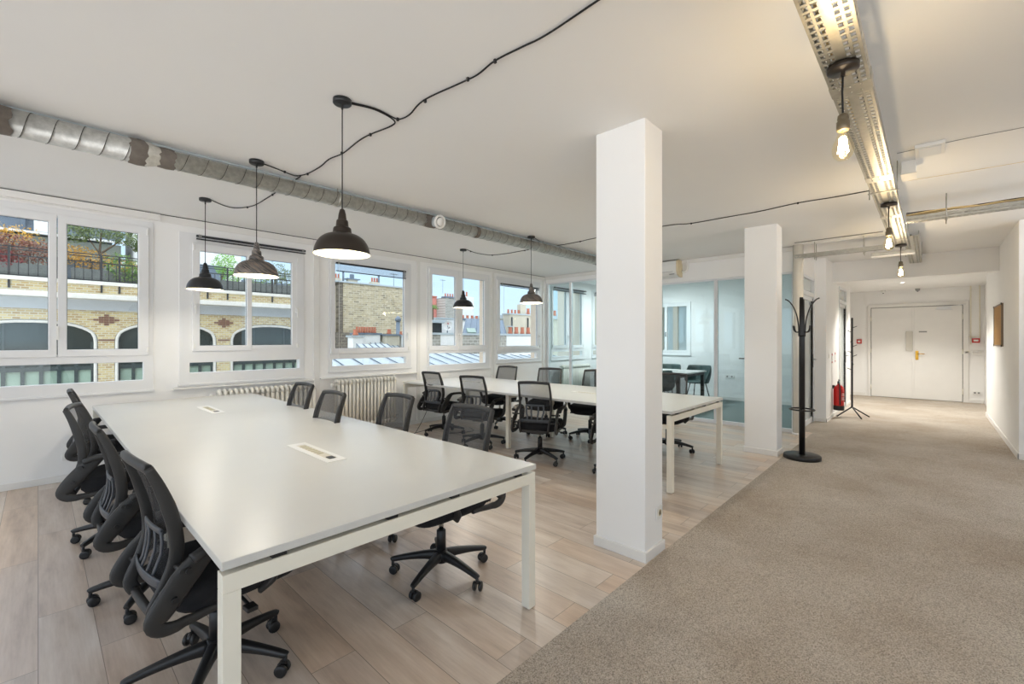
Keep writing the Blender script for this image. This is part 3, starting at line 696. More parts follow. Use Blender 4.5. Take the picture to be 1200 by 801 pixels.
spots = [
 (.515, 2.19, 5, 'black mesh office chair left of the near desk, closest to the camera', N1),
 (.47, 3.13, 1, 'black mesh office chair left of the near desk, second from the camera', N1),
 (.42, 4.15, -13, 'black mesh office chair left of the near desk, third away, turned to show its back', N1),
 (.46, 5.47, -3, 'black mesh office chair left of the near desk, closest to the windows', N1),
 (1.65, 2.13, 180 + 4, 'dark mesh office chair at the near desk, its star base showing under the desk end', N1),
 (1.66, 3.00, 180 + 2, 'black mesh chair across the near desk, second from the camera', N1),
 (1.40, 3.56, 180 + 2, 'black mesh chair across the near desk, in front of the radiator', N1),
 (1.52, 4.45, 180 + 3, 'black mesh chair across the near desk, closest to the windows', N1),
 (4.14, 5.28, 6, 'black mesh office chair at the far desk by the dangling floor cable, seen from behind', N2),
 (4.06, 4.36, 16, 'black mesh chair seen from behind, beside the middle leg of the far desk', N2),
 (3.99, 3.30, 24, 'black mesh office chair seen from behind, just left of the big column', N2),
 (4.08, 2.28, 15, 'black mesh office chair at the far desk hidden behind the big column', N2),
 (5.16, 5.12, 180 + 14, 'black mesh chair across the far desk, below the last open window', N2),
 (5.22, 4.20, 180 + 25, 'black mesh chair across the far desk, before the radiator behind glass', N2),
 (5.34, 3.50, 180 + 14, 'black mesh chair across the far desk, cut off by the big column', N2),
 (5.46, 2.42, 180 + 10, 'black mesh chair across the far desk, showing just right of the big column', N2),
]
spin = [R(18 + a) for a in (0, 10, 40, 25, 8, 30, 5, 0, 20, 10, 60, 0, 30, 15, 25, 5)]
for i, (x, y, a, lab, g) in enumerate(spots):
    src = tall if 4 <= i <= 7 else low if 8 <= i <= 11 else chair
    o = src if src not in used else copy_tree(src); used.add(src)
    o.location = (x, y, 0); o.rotation_euler = (0, 0, R(a)); tag(o, lab, 'chair', g)

# ------------------------------------------------------------------ meeting room furniture
mt = tag(empty('meeting_table', (9.16, 4.5, 0)), 'white-topped meeting table with dark legs behind the glass partition', 'table')
MB().box((-.68, -1.0, .712), (.68, 1.0, .74)).build('tabletop', M['desk'], mt, bevel=.004)
for ys in (-.93, .93):
    MB().box((-.66, ys - .03, .655), (.66, ys + .03, .710)).build('crossbar', M['brown_metal'], mt, bevel=.003)
for xs_ in (-.63, .63):
    for ys in (-.93, .93):
        MB().box((xs_ - .035, ys - .03, 0), (xs_ + .035, ys + .03, .655)).build('leg', M['brown_metal'], mt, bevel=.003)
MB().box((.1, -.6, .741), (.16, -.3, .745)).build('cable_port', M['grey'], mt)
def make_shell_chair():
    t = empty('shell_chair'); rows = []
    # one wrap-around shell: seat edge rising into back and low arms (faces +X)
    n = 28; m = MB(); vs = []; fs = []
    levels = [(.43, .20, .19), (.455, .235, .225), (.52, .25, .245), (.60, .262, .262), (.69, .27, .268), (.78, .275, .262), (.82, .27, .25)]
    for z, rx, ry in levels:
        for i in range(n + 1):
            a = R(60) + R(240) * i / n; cc = math.cos(a); drop = max(0, cc + .25) / .75
            zz = .45 + (z - .45) * (1 - .80 * min(1, max(0, drop))) if z > .45 else z
            vs.append((rx * cc + .0 - .06 * max(0, (z - .6)) * (cc < 0), ry * math.sin(a) * 1.02, zz))
    for j in range(len(levels) - 1):
        for i in range(n): o = j * (n + 1) + i; fs.append((o, o + 1, o + n + 2, o + n + 1))
    sh = MB().add(vs, fs, True).build('shell', M['teal'], t); sm = sh.modifiers.new('t', 'SOLIDIFY'); sm.thickness = .018; sm.offset = 0
    MB().lathe([(.19, .425), (.235, .435), (.24, .455), (.20, .472), (.08, .475)], n=28).build('seat', M['teal'], t)
    for sx in (-1, 1):
        for sy in (-1, 1): MB().sweep([(sx * .12, sy * .12, .43), (sx * .21, sy * .20, .0)], (.022, .022), None, 8, 2).build('leg', M['blackmetal'], t)
    return t
sc = make_shell_chair(); g = 'shell chairs around the meeting table'
for i, (x, y, a, lab) in enumerate([(10.22, 3.83, 176, 'grey green shell chair at the right end of the far side of the meeting table'), (10.22, 4.52, 182, 'grey green shell chair left of another one on the far side of the meeting table'),
                      (8.27, 3.83, 8, 'grey green shell chair on the near side of the meeting table right behind the glass')]):
    o = sc if i == 0 else copy_tree(sc); o.location = (x, y, 0); o.rotation_euler = (0, 0, R(a)); tag(o, lab, 'chair', g)

# ------------------------------------------------------------------ radiators
def radiator(x0, x1, y, z0, z1, label):
    t = tag(empty('radiator', ((x0 + x1) / 2, y, 0)), label, 'radiator', None); n = max(4, round((x1 - x0) / .058)); p = (x1 - x0) / n
    sec = None
    for i in range(n):
        xc = -(x1 - x0) / 2 + p * (i + .5)
        if sec is None:
            m = MB(); w = p * .70
            for yy in (-.047, .047): m.sweep([(0, yy, z0 + .05), (0, yy, z1 - .05)], (w, .034), (0, 1, 0), 10, 2.4)
            for zz, sg in ((z0 + .045, -1), (z1 - .045, 1)):
                m.sweep([(0, -.052, zz - sg * .01), (0, -.050, zz + sg * .028), (0, 0, zz + sg * .044), (0, .050, zz + sg * .028), (0, .052, zz - sg * .01)], (.046, w), (1, 0, 0), 10, 2.4)
            for zz in (z0 + .06, z1 - .06): m.cyl((-p / 2, 0, zz), .024, p, 12, 'X')
            sec = m.build('section', M['radiator'], t); sec.location.x = xc
        else:
            o = sec.copy(); COL.objects.link(o); o.location.x = xc
    for zz, ex in ((z0 + .06, 1), (z1 - .06, -1)):
        v = MB(); v.cyl((ex * (x1 - x0) / 2 - (.06 if ex < 0 else 0), 0, zz), .014, .06, 12, 'X'); v.cyl((ex * ((x1 - x0) / 2 + .045), 0, zz - .03), .017, .06, 12); v.build('valve', M['white_plastic'], t)
    f = MB()
    for q in (-.3, .3): f.box((q * (x1 - x0) - .01, -.03, 0), (q * (x1 - x0) + .01, .03, z0 + .03))
    f.build('foot', M['radiator'], t)
    return t
radiator(1.43, 2.58, 6.115, .14, .795, 'cream column radiator below the two-part sliding window')
radiator(2.87, 3.83, 6.115, .14, .825, 'cream column radiator below the window facing the brick gable')
radiator(8.15, 9.25, 6.115, .14, .80, 'cream column radiator behind the glass partition')

# ------------------------------------------------------------------ coat stands, extinguisher, board, air conditioner
t = tag(empty('coat_stand', (6.17, 1.10, 0)), 'black coat stand with curved hooks, umbrella ring and round base beside the column', 'coat stand')
MB().lathe([(.001, 0), (.182, 0), (.192, .006), (.192, .040), (.184, .050), (.06, .052), (.001, .052)], n=40).build('base', M['blackmetal'], t)
MB().lathe([(.031, .05), (.031, 1.50), (.028, 1.56), (.01, 1.57)], n=18).build('pole', M['blackmetal'], t)
m = MB(); m.sweep([(.122 * math.cos(a), .122 * math.sin(a), .58) for a in [2 * PI * i / 32 for i in range(33)]], (.022, .018), (0, 0, 1), 8, 2); 
for a in (.4, .4 + PI): m.sweep([(.025 * math.cos(a), .025 * math.sin(a), .58), (.12 * math.cos(a), .12 * math.sin(a), .58)], (.012, .012), (0, 0, 1), 8, 2)
m.build('umbrella_ring', M['blackmetal'], t)
for i in range(4):
    a = R(8) + PI / 2 * i; c, s = math.cos(a), math.sin(a)
    p = smooth_path([(.030, 1.44), (.034, 1.56), (.050, 1.68), (.085, 1.79), (.132, 1.862), (.170, 1.885)], 4)
    MB().sweep([(q[0] * c, q[0] * s, q[1]) for q in p], [(.014, .056 - .020 * (q[0] / .172)) for q in p], (-s, c, 0), 10, 3).build('hook', M['blackmetal'], t)
    a2 = a + R(45); c, s = math.cos(a2), math.sin(a2)
    p = smooth_path([(.028, 1.50), (.075, 1.49), (.105, 1.515), (.118, 1.565)], 4)
    MB().sweep([(q[0] * c, q[0] * s, q[1]) for q in p], (.012, .022), (-s, c, 0), 8, 3).build('small_hook', M['blackmetal'], t)

t = tag(empty('coat_tree', (10.12, 1.03, 0)), 'slim black coat tree with peg hooks and three splayed feet by the extinguisher', 'coat stand')
MB().box((-.014, -.014, .17), (.014, .014, 1.80)).build('pole', M['blackmetal'], t, bevel=.003)
for a in (R(130), R(215), R(-60)):
    c, s = math.cos(a), math.sin(a); MB().sweep([(0, 0, .185), (.27 * c, .27 * s, .012)], (.022, .022), (-s, c, 0), 8, 3).build('leg', M['blackmetal'], t)
for i, z in enumerate((1.62, 1.54, 1.42, 1.34, 1.28, 1.17, 1.10, 1.0, .93, .86)):
    a = R(-47) + (PI if i % 2 else 0) + R([0, 0, 50, 40, 0][i % 5]); c, s = math.cos(a), math.sin(a)
    MB().sweep([(.012 * c, .012 * s, z), (.085 * c, .085 * s, z + .028)], (.012, .012), (-s, c, 0), 8, 2).build('peg', M['blackmetal'], t)

t = tag(empty('fire_extinguisher', (9.86, 1.195, .14)), 'red fire extinguisher with a black base hung low on the corridor wall', 'fire extinguisher')
MB().lathe([(.078, 0), (.082, .012), (.082, .075), (.079, .085)], n=28).build('base_cup', M['black'], t)
MB().lathe([(.078, .06), (.080, .10), (.080, .36), (.072, .405), (.045, .440), (.022, .452), (.022, .475)], n=28).build('cylinder', M['red'], t)
hd = MB(); hd.cyl((0, 0, .465), .020, .05, 14); hd.box((-.05, -.010, .505), (.06, .010, .520)); hd.sweep([(-.02, 0, .535), (.03, 0, .545), (.085, 0, .525)], (.012, .02), (0, 1, 0)); hd.build('valve_head', M['black'], t, bevel=.002)
MB().lathe([(.026, 0), (.026, .012)], (-.03, -.02, .50), 16, 'Y').build('gauge', mat('blue grey gauge', (110, 140, 160), .3), t)
MB().tube(smooth_path([(-.03, 0, .49), (-.085, -.02, .47), (-.100, -.03, .35), (-.096, -.03, .18), (-.088, -.03, .10)], 5), .010).build('hose', M['black'], t)
lb = MB(); 
for a0, z0, z1 in ((-150, .16, .34),):
    vs = []; fs = []; nn = 12
    for i in range(nn + 1):
        a = R(a0 + 75 * i / nn); vs += [(.0806 * math.cos(a), .0806 * math.sin(a), z0), (.0806 * math.cos(a), .0806 * math.sin(a), z1)]
    for i in range(nn): fs.append((2 * i, 2 * i + 2, 2 * i + 3, 2 * i + 1))
    lb.add(vs, fs, True)
lb.build('label', M['red_box'], t)
lb = MB()
for z in (.19, .22, .26, .29):
    vs = []; fs = []; nn = 8
    for i in range(nn + 1):
        a = R(-140 + 50 * i / nn); vs += [(.0810 * math.cos(a), .0810 * math.sin(a), z), (.0810 * math.cos(a), .0810 * math.sin(a), z + .012)]
    for i in range(nn): fs.append((2 * i, 2 * i + 2, 2 * i + 3, 2 * i + 1))
    lb.add(vs, fs, True)
lb.build('print', M['white_plastic'], t)
MB().box((-.03, .06, .38), (.03, .092, .44)).build('wall_bracket', M['black'], t)

t = tag(empty('cork_board', (9.89, -.76, 1.615)), 'cork notice board in a thin metal frame on the right-hand wall', 'notice board')
MB().box((-.50, .004, -.29), (.50, .014, .29)).build('cork_panel', M['cork'], t)
f = MB(); grid_plate(f, 'Y', -.52, .52, -.31, .31, 0, .022, [(-.50, .50, -.29, .29)]); f.build('frame', mat('brown aluminium edge', (120, 100, 78), .4), t, bevel=.002)
c = MB(); [c.box((a - .015, .018, b - .015), (a + .015, .026, b + .015)) for a in (-.51, .51) for b in (-.30, .30)]; c.build('corner_cap', M['blackmetal'], t)

t = tag(empty('air_conditioner', (7.76, 3.62, 2.50)), 'white wall-mounted air conditioner above the glass partition beside the big column', 'air conditioner')
pr = [(0, 0), (-.10, .0), (-.17, .03), (-.205, .09), (-.21, .20), (-.20, .27), (-.16, .285), (0, .285)]
m = MB(); n = len(pr); m.add([(x, -.42, z) for x, z in pr] + [(x, .42, z) for x, z in pr], [tuple(range(n)), tuple(range(2 * n - 1, n - 1, -1))] + [(i, i + n, (i + 1) % n + n, (i + 1) % n) for i in range(n)])
m.build('body', M['white_plastic'], t, bevel=.006)
MB().add([(x * 1.02, y, z * 1.01) for y in (-.445, -.421) for x, z in pr], [tuple(range(n)), tuple(range(2 * n - 1, n - 1, -1))] + [(i, i + n, (i + 1) % n + n, (i + 1) % n) for i in range(n)]).build('end_cap', M['cream_plastic'], t)
MB().box((-.19, -.38, .022), (-.10, .38, .03)).build('louvre', M['trim'], t)
m = MB(); m.box((-.214, -.36, .085), (-.206, .36, .090)); m.box((-.212, -.38, .04), (-.18, -.30, .05)); m.build('vent_slot', M['grey'], t)
MB().tube(smooth_path([(-.02, -.45, .10), (-.02, -.52, .10), (-.02, -.54, .16), (-.02, -.54, .28)], 4), .02).build('pipe_cover', M['trim'], t)
# loose cable on the floor under the far desk
tag(MB().tube(smooth_path([(3.86, 5.30, .40), (3.82, 5.38, .22), (3.80, 5.50, .05), (3.86, 5.62, .006), (4.1, 5.66, .006), (4.35, 5.5, .006), (4.2, 5.25, .006), (4.55, 5.1, .006), (4.7, 5.35, .006)], 6), .004, 6).build('power_cable', M['cord']), 'thin black cable looping down to the floor under the far desk', 'cable')

# ================================================================== CEILING SERVICES
Z = CH
def path_arc(pts): return smooth_path(pts, 5)
# spiral duct
t = tag(empty('ventilation_duct', (0, 4.0, 2.700)), 'long galvanised spiral duct hung under the ceiling along the windows', 'duct')
R1, R2 = .080, .064
XJ = .545
MB().lathe([(R1, -1.2), (R1, XJ - .05), (R1 + .004, XJ - .05), (R1 + .004, XJ - .02), (R2 + .004, XJ + .03), (R2 + .004, XJ + .08), (R2, XJ + .08), (R2, 7.72)], (0, 0, .0), 32, 'X', True).build('duct_pipe', M['duct'], t)
sm = MB()
x = -1.2
for r, xa, xb, pitch in ((R1, -1.2, XJ - .06, .118), (R2, XJ + .10, 7.7, .125)):
    x = xa; pts = []
    nst = int((xb - xa) / pitch * 20)
    for i in range(nst + 1):
        a = 2 * PI * i / 20; pts.append((xa + pitch * i / 20, (r + .0005) * math.sin(a), (r + .0005) * math.cos(a)))
    sm.sweep(pts, (.0035, .005), None, 4, 2)
sm.build('spiral_seam', mat('dark duct seam', (96, 94, 88), .5, .6), t)
def mastic(xc, half, r, wob=.010):
    vs = []; fs = []; n = 28
    for i in range(n):
        a = 2 * PI * i / n; w0 = xc - half + random.uniform(-wob, wob); w1 = xc + half + random.uniform(-wob, wob)
        vs += [(w0, r * math.sin(a), r * math.cos(a)), (xc, (r + .004) * math.sin(a), (r + .004) * math.cos(a)), (w1, r * math.sin(a), r * math.cos(a))]
    for i in range(n):
        j = (i + 1) % n; fs += [(3 * i, 3 * j, 3 * j + 1, 3 * i + 1), (3 * i + 1, 3 * j + 1, 3 * j + 2, 3 * i + 2)]
    return MB().add(vs, fs, True)
mastic(-.185, .075, R1 + .002).build('sealant_band', M['mastic'], t)
mastic(XJ - .075, .045, R1 + .005).build('sealant_band', M['mastic'], t)
mastic(XJ + .085, .045, R2 + .005).build('sealant_band', M['mastic'], t)
mastic(2.93, .075, R2 + .002).build('sealant_band', M['mastic'], t)
mastic(3.62, .028, R2 + .002, .004).build('sealant_band', M['mastic'], t)
mastic(6.30, .06, R2 + .002).build('sealant_band', M['mastic'], t)
hb = MB(); hb.box((-1.2, .02, .085), (7.7, .045, .099)); hb.build('support_rail', M['zinc'], t)
# clamps
cl = MB()
for xx in (1.9, 4.9): cl.lathe([(R2 + .004, xx - .012), (R2 + .004, xx + .012)], n=28, axis='X'); cl.box((xx - .004, -.004, R2), (xx + .004, .004, .10))
cl.build('hanger_clamp', M['steel'], t)
def vent(x, r, sc, label):
    """round valve on a short stub pointing down towards the room"""
    v = tag(empty('air_valve', (x, 4.0 - r - .0, 2.700 - .01)), label, 'air vent'); v.rotation_euler = (R(12), 0, 0)
    MB().lathe([(.058 * sc, .02), (.058 * sc, -.075 * sc)], n=28, axis='Y').build('stub', M['zinc'], v)
    MB().lathe([(.060 * sc, -.070 * sc), (.078 * sc, -.078 * sc), (.078 * sc, -.092 * sc), (.070 * sc, -.100 * sc), (.055 * sc, -.094 * sc), (.052 * sc, -.08 * sc)], n=32, axis='Y', caps=False).build('rim', M['white_plastic'], v)
    MB().lathe([(.044 * sc, -.082 * sc), (.047 * sc, -.098 * sc), (.036 * sc, -.106 * sc), (.001, -.108 * sc)], n=32, axis='Y').build('valve_disc', M['white_plastic'], v)
    MB().lathe([(.0535 * sc, -.080 * sc), (.001, -.081 * sc)], n=32, axis='Y').build('gap', M['grey'], v)
vent(-.27, R1, 1.05, 'round white air valve on the duct at the left edge of the picture')
vent(2.97, R2, .95, 'round white air valve halfway along the duct above the window facing the gable')
vent(6.35, R2, .95, 'round white air valve near the far end of the duct beside the big column')

# pendant lamps
def make_pendant(mat_shade, mat_cap, L):
    t = empty('pendant_lamp')
    MB().lathe([(.052, 0), (.052, -.022), (.048, -.026), (.006, -.027), (.006, -.055)], n=28).build('ceiling_rose', M['shade_black'], t)
    MB().tube([(0, 0, -.03), (0, 0, -L + .25)], .0032, 8).build('cable', M['cord'], t)
    MB().lathe([(.006, -L + .265), (.014, -L + .258), (.020, -L + .235), (.024, -L + .205), (.024, -L + .19)], n=20).build('lampholder', M[mat_cap], t)
    prof = [(.022, .200), (.032, .194), (.036, .160), (.048, .152), (.052, .128), (.060, .118), (.092, .108), (.122, .086), (.142, .056), (.152, .026), (.155, .004), (.160, -.002)]
    pr = smooth_path(prof, 3)
    sh = MB().lathe([(r, z - L) for r, z in pr], n=40, caps=False).build('shade', M[mat_shade], t)
    MB().lathe([(r - .003, z - L - .001) for r, z in pr] + [(.160, -.002 - L)], n=40, caps=False).build('shade_lining', M['shade_in'], sh)
    MB().lathe([(.012, -L + .17), (.014, -L + .150), (.028, -L + .125), (.030, -L + .105), (.020, -L + .085), (.001, -L + .078)], n=20).build('bulb', M['bulb_on'], t)
    return t
pend = {'black': make_pendant('shade_black', 'shade_black', .9), }
pend['bronze'] = make_pendant('shade_bronze', 'shade_bronze', .9)
pend['streak'] = make_pendant('shade_streak', 'shade_streak', .9)
PL = [('bronze', 1.215, 2.50, 'dark bronze dome pendant lamp, the largest and nearest of the hanging dome lamps', 'pendant lamps over the near desk'),
      ('streak', 1.17, 3.84, 'streaked grey and copper dome pendant lamp over the near desk', 'pendant lamps over the near desk'),
      ('black', 1.135, 5.24, 'matt black dome pendant lamp over the near desk, closest to the windows', 'pendant lamps over the near desk'),
      ('black', 4.50, 5.26, 'small black dome pendant lamp in front of the window with the pink building', 'pendant lamps over the far desk'),
      ('streak', 4.565, 3.93, 'small streaked grey dome pendant lamp over the far desk, next to the last open window', 'pendant lamps over the far desk')]
PL.append(('black', 4.53, 2.50, 'small black dome pendant lamp added for light over the far desk, unseen behind column', 'pendant lamps over the far desk'))  # third far pendant, added out of sight to brighten the far area
seen = set()
LAMPS = []
for (kd, x, y, lab, g) in PL:
    o = pend[kd] if kd not in seen else copy_tree(pend[kd]); seen.add(kd)
    o.location = (x, y, Z - .0005); tag(o, lab, 'pendant lamp', g); LAMPS.append((x, y))

# surface cables with clips
def cable(name, pts, label, r=.0045, mt='cord', z=Z - .006, clips=()):
    p = path_arc([(x, y, z) for x, y in pts]); o = tag(MB().tube(p, r, 6).build(name, M[mt]), label, 'cable')
    for (cx_, cy_) in clips: MB().cbox((cx_, cy_, z - .002), (.014, .014, .020)).build('clip', M['black'], o, bevel=.002)
    return o
cable('ceiling_cable', [(1.40, -.6), (1.52, .2), (1.574, .985), (1.591, 1.28), (1.578, 1.415), (1.563, 1.584), (1.582, 1.731), (1.571, 1.857), (1.537, 2.145), (1.575, 2.349), (1.565, 2.443), (1.53, 2.455), (1.393, 2.438), (1.262, 2.479)],
      'black cable clipped to the ceiling from the picture top to the bronze pendant', clips=[(1.563, 1.584), (1.572, 1.80), (1.545, 2.145), (1.555, 2.45)])
cable('ceiling_cable', [(1.262, 2.495), (1.393, 2.452), (1.541, 2.479), (1.577, 2.556), (1.544, 2.768), (1.539, 2.925), (1.56, 3.197), (1.539, 3.379), (1.556, 3.585), (1.547, 3.811), (1.51, 3.92), (1.464, 3.93), (1.34, 3.885), (1.222, 3.85)],
      'black wavy ceiling cable between the bronze pendant and the streaked pendant', clips=[(1.544, 2.768), (1.55, 3.197), (1.55, 3.811), (1.40, 3.90)])
cable('ceiling_cable', [(1.187, 5.232), (1.317, 5.342), (1.423, 5.361), (1.506, 5.228), (1.538, 5.065), (1.542, 4.776), (1.54, 4.517), (1.526, 4.225), (1.535, 3.98), (1.53, 3.90)],
      'black ceiling cable leading from the duct to the black pendant by the windows', clips=[(1.506, 5.228), (1.54, 4.60)])
cable('ceiling_cable', [(4.62, 3.93), (4.85, 4.02), (5.058, 4.069), (5.236, 4.05), (5.27, 3.842), (5.257, 3.61), (5.23, 3.291), (5.254, 2.367), (5.355, 2.084), (5.359, 1.699), (5.362, 1.349), (5.30, .98), (5.329, .666), (5.32, .36)],
      'black ceiling cable passing behind the big column to the cable tray', clips=[(5.058, 4.069), (5.257, 3.61), (5.355, 2.084), (5.30, .98)])
cable('ceiling_cable', [(4.54, 5.22), (4.70, 5.28), (4.855, 5.314), (5.00, 5.30), (5.116, 5.248), (5.185, 4.963), (5.191, 4.654), (5.20, 4.3), (5.21, 4.09)],
      'short wavy ceiling cable from the duct to the small black pendant', clips=[(4.66, 5.27), (5.116, 5.248), (5.19, 4.60)])
cable('ceiling_wire', [(4.40, .18), (4.40, -.2), (4.433, -.50), (4.45, -1.2)], 'thin grey wire across the ceiling right of the tray, nearer the camera', .0025, 'grey')
cable('ceiling_wire', [(5.22, .14), (5.26, -.2), (5.285, -.54), (5.31, -1.2)], 'thin grey wire across the ceiling right of the tray, nearer the cross tray', .0022, 'cream_plastic')
cable('wall_conduit', [(7.70, .44), (7.70, 1.40)], 'thin grey conduit on the ceiling above the left cross tray, the lower of two lines', .010, 'trim')
cable('wall_conduit', [(7.45, .44), (7.45, 1.42)], 'thin dark conduit above the left cross tray, upper of two lines', .006, 'grey')

# perforated cable trays
def tray(name, L, W, Hs, label, loc, rz, rows, pitch=.042, cables=(), rods=(), couplers=(), slot=.55):
    """runs along local +X from the origin; underside at z = 0"""
    t = tag(empty(name, loc, rz), label, 'cable tray'); m = MB()
    ys = sorted({-W / 2, W / 2} | {v for r in rows for v in r})
    n = int(L / pitch); vs = []; idx = {}
    def V(x, y, z):
        k_ = (round(x, 5), round(y, 5), round(z, 5))
        if k_ not in idx: idx[k_] = len(vs); vs.append(k_)
        return idx[k_]
    fs = []
    def skip(x): return any(abs(x - c) < .07 for c in couplers)
    for i in range(n):
        x0 = i * pitch; x1 = x0 + pitch; xa = x0 + pitch * (1 - slot) / 2; xb = x1 - pitch * (1 - slot) / 2
        for j in range(len(ys) - 1):
            y0, y1 = ys[j], ys[j + 1]; isrow = any(abs(y0 - r[0]) < 1e-6 for r in rows) and not skip(x0)
            for (p, q, h) in ((x0, xa, 0), (xa, xb, 1), (xb, x1, 0)):
                if h and isrow: continue
                fs.append((V(p, y0, 0), V(q, y0, 0), V(q, y1, 0), V(p, y1, 0)))
        for s in (-1, 1):
            y = s * W / 2; zs = [0, .012, .024, Hs]
            for k_ in range(3):
                for (p, q, h) in ((x0, xa, 0), (xa, xb, 1), (xb, x1, 0)):
                    if h and k_ == 1: continue
                    fs.append((V(p, y, zs[k_]), V(q, y, zs[k_]), V(q, y, zs[k_ + 1]), V(p, y, zs[k_ + 1])))
            fs.append((V(x0, y, Hs), V(x1, y, Hs), V(x1, y - s * .008, Hs - .001), V(x0, y - s * .008, Hs - .001)))
    m.add(vs, fs); tr = m.build('tray', M['steel'], t); so = tr.modifiers.new('t', 'SOLIDIFY'); so.thickness = .0022; so.offset = 0
    # raised lips round the slots read as small punched rims
    rim = MB()
    if rows and pitch > .03 and len(rows) > 1:
        for i in range(n):
            xc = (i + .5) * pitch
            if skip(xc) or loc[2] < 0: continue
            for r in rows:
                yc = (r[0] + r[1]) / 2; hw = (r[1] - r[0]) / 2 + .0015; hl = pitch * slot / 2 + .0015
                for (a, b) in (((xc - hl, yc - hw), (xc + hl, yc - hw + .002)), ((xc - hl, yc + hw - .002), (xc + hl, yc + hw)), ((xc - hl, yc - hw), (xc - hl + .002, yc + hw)), ((xc + hl - .002, yc - hw), (xc + hl, yc + hw))):
                    rim.box((a[0], a[1], -.003), (b[0], b[1], 0))
        o = rim.build('slot_rims', M['steel'], t); o['kind'] = 'stuff'
    for c in couplers:
        cp = MB().box((c - .05, -W / 2 - .002, -.003), (c + .05, W / 2 + .002, -.0005)); cp.box((c - .05, -W / 2 - .004, 0), (c + .05, -W / 2 - .001, Hs)); cp.box((c - .05, W / 2 + .001, 0), (c + .05, W / 2 + .004, Hs))
        for q in (-.03, .03):
            for w_ in (-.04, 0, .04): cp.cyl((c + q, w_, -.007), .005, .005, 8)
        cp.build('coupler', M['steel'], t)
    for (mt_, r, yy, zz, wob) in cables:
        p = [(L * i / 14, yy + random.uniform(-wob, wob), zz + abs(random.uniform(0, wob * .6))) for i in range(15)]
        MB().tube(smooth_path(p, 3), r, 6).build('cable', M[mt_], t)
    top = CH - loc[2]
    for c in rods:
        rd = MB()
        for s in (-1, 1): rd.cyl((c, s * (W / 2 + .010), -.05), .004, top + .05, 8)
        rd.box((c - .012, -W / 2 - .02, -.008), (c + .012, W / 2 + .02, -.002)); rd.build('hanger_rod', M['steel'], t)
    return t
W4 = [(-.064, -.047), (-.036, -.019), (.019, .036), (.047, .064)]
tray('cable_tray', 8.35, .150, .055, 'long perforated steel cable tray running down the corridor with three bulbs under it', (-1.0, .271, 2.58), 0, W4, .046,
     cables=[('cord', .006, -.03, .010, .008), ('cable_cream', .005, .02, .010, .010), ('white_plastic', .006, .045, .012, .006)], couplers=(3.62, 5.2, 6.6), rods=(2.4, 5.6, 7.9))
tray('cable_tray', 2.35, .10, .050, 'perforated cross tray with loose cream cables going off to the right', (6.0, .175, 2.58), R(-90), [(-.03, -.018), (.018, .03)], .05,
     cables=[('cable_cream', .007, -.02, .068, .02), ('cable_cream', .007, .01, .074, .02), ('cable_cream', .006, .03, .065, .03), ('cord', .005, .03, .085, .025), ('cord', .005, .0, .078, .02)], rods=(.29, 1.02), slot=.6)
tray('cable_tray', 1.10, .10, .050, 'perforated cross tray going off to the left above the first office door', (7.65, .35, 2.597), R(90), [(-.03, -.018), (.018, .03)], .05,
     cables=[('grey', .006, .01, .010, .01)], rods=(.30, .85), slot=.6)
tray('cable_tray', 2.6, .15, .055, 'short perforated tray beside the end of the long tray, reaching the ceiling beam', (7.25, .17, 2.66), 0, W4, .036,
     cables=[('cord', .006, .0, .012, .01)], rods=(1.4,))
t = tag(empty('junction_box', (4.75, .13, 2.70)), 'small white junction box on the ceiling against the right side of the long tray', 'junction box')
MB().box((-.10, -.05, 0), (.10, .035, .10)).build('body', M['white_plastic'], t, bevel=.004); MB().box((-.105, -.056, -.004), (.105, .04, .004)).build('lid', M['trim'], t, bevel=.002)
t = tag(empty('junction_box', (7.62, .27, 2.50)), 'flat galvanised box under the far end of the long tray', 'junction box')
MB().box((-.06, -.13, 0), (.06, .30, .045)).build('body', M['steel'], t, bevel=.003); MB().box((-.062, -.132, -.003), (.062, .302, .002)).build('lid', M['alu'], t)
t = tag(empty('surface_luminaire', (4.45, .02, 2.775)), 'small white box light on the ceiling right of the long tray', 'light fitting')
MB().box((-.12, -.10, 0), (.12, .06, .025)).build('body', M['white_plastic'], t, bevel=.003); MB().box((-.10, -.08, -.004), (.10, .04, 0)).build('cover', M['alu'], t, bevel=.001)

# filament bulbs hanging from the tray
def make_bulb(L):
    t = empty('hanging_bulb')
    MB().lathe([(.058, 0), (.058, -.020), (.054, -.024), (.008, -.025), (.008, -.045)], n=28).build('ceiling_rose', M['shade_bronze'], t)
    MB().tube([(0, 0, -.03), (.004, .003, -L * .5), (0, 0, -L)], .004, 8).build('cable', M['cord'], t)
    MB().lathe([(.008, -L + .02), (.019, -L + .012), (.021, -L - .005), (.019, -L - .012), (.024, -L - .016), (.024, -L - .050), (.020, -L - .055)], n=20).build('lampholder', M['socket_brass'], t)
    pr = smooth_path([(.017, -.052), (.022, -.075), (.034, -.105), (.040, -.135), (.034, -.162), (.018, -.178), (.001, -.182)], 3)
    b = MB().lathe([(r, z - L) for r, z in pr], n=24, caps=False).build('bulb', M['glass_bulb'], t)
    f = MB()
    for i in range(8):
        a = 2 * PI * i / 8; a2 = a + PI / 8
        f.tube([(.008 * math.cos(a), .008 * math.sin(a), -L - .080), (.019 * math.cos(a), .019 * math.sin(a), -L - .148), (.012 * math.cos(a2), .012 * math.sin(a2), -L - .085)], .0016, 5)
    f.build('filament', M['filament'], b)
    MB().lathe([(.006, -L - .055), (.004, -L - .10), (.007, -L - .12)], n=10).build('stem', M['glass_bulb'], b)
    return t
hb = make_bulb(.225)
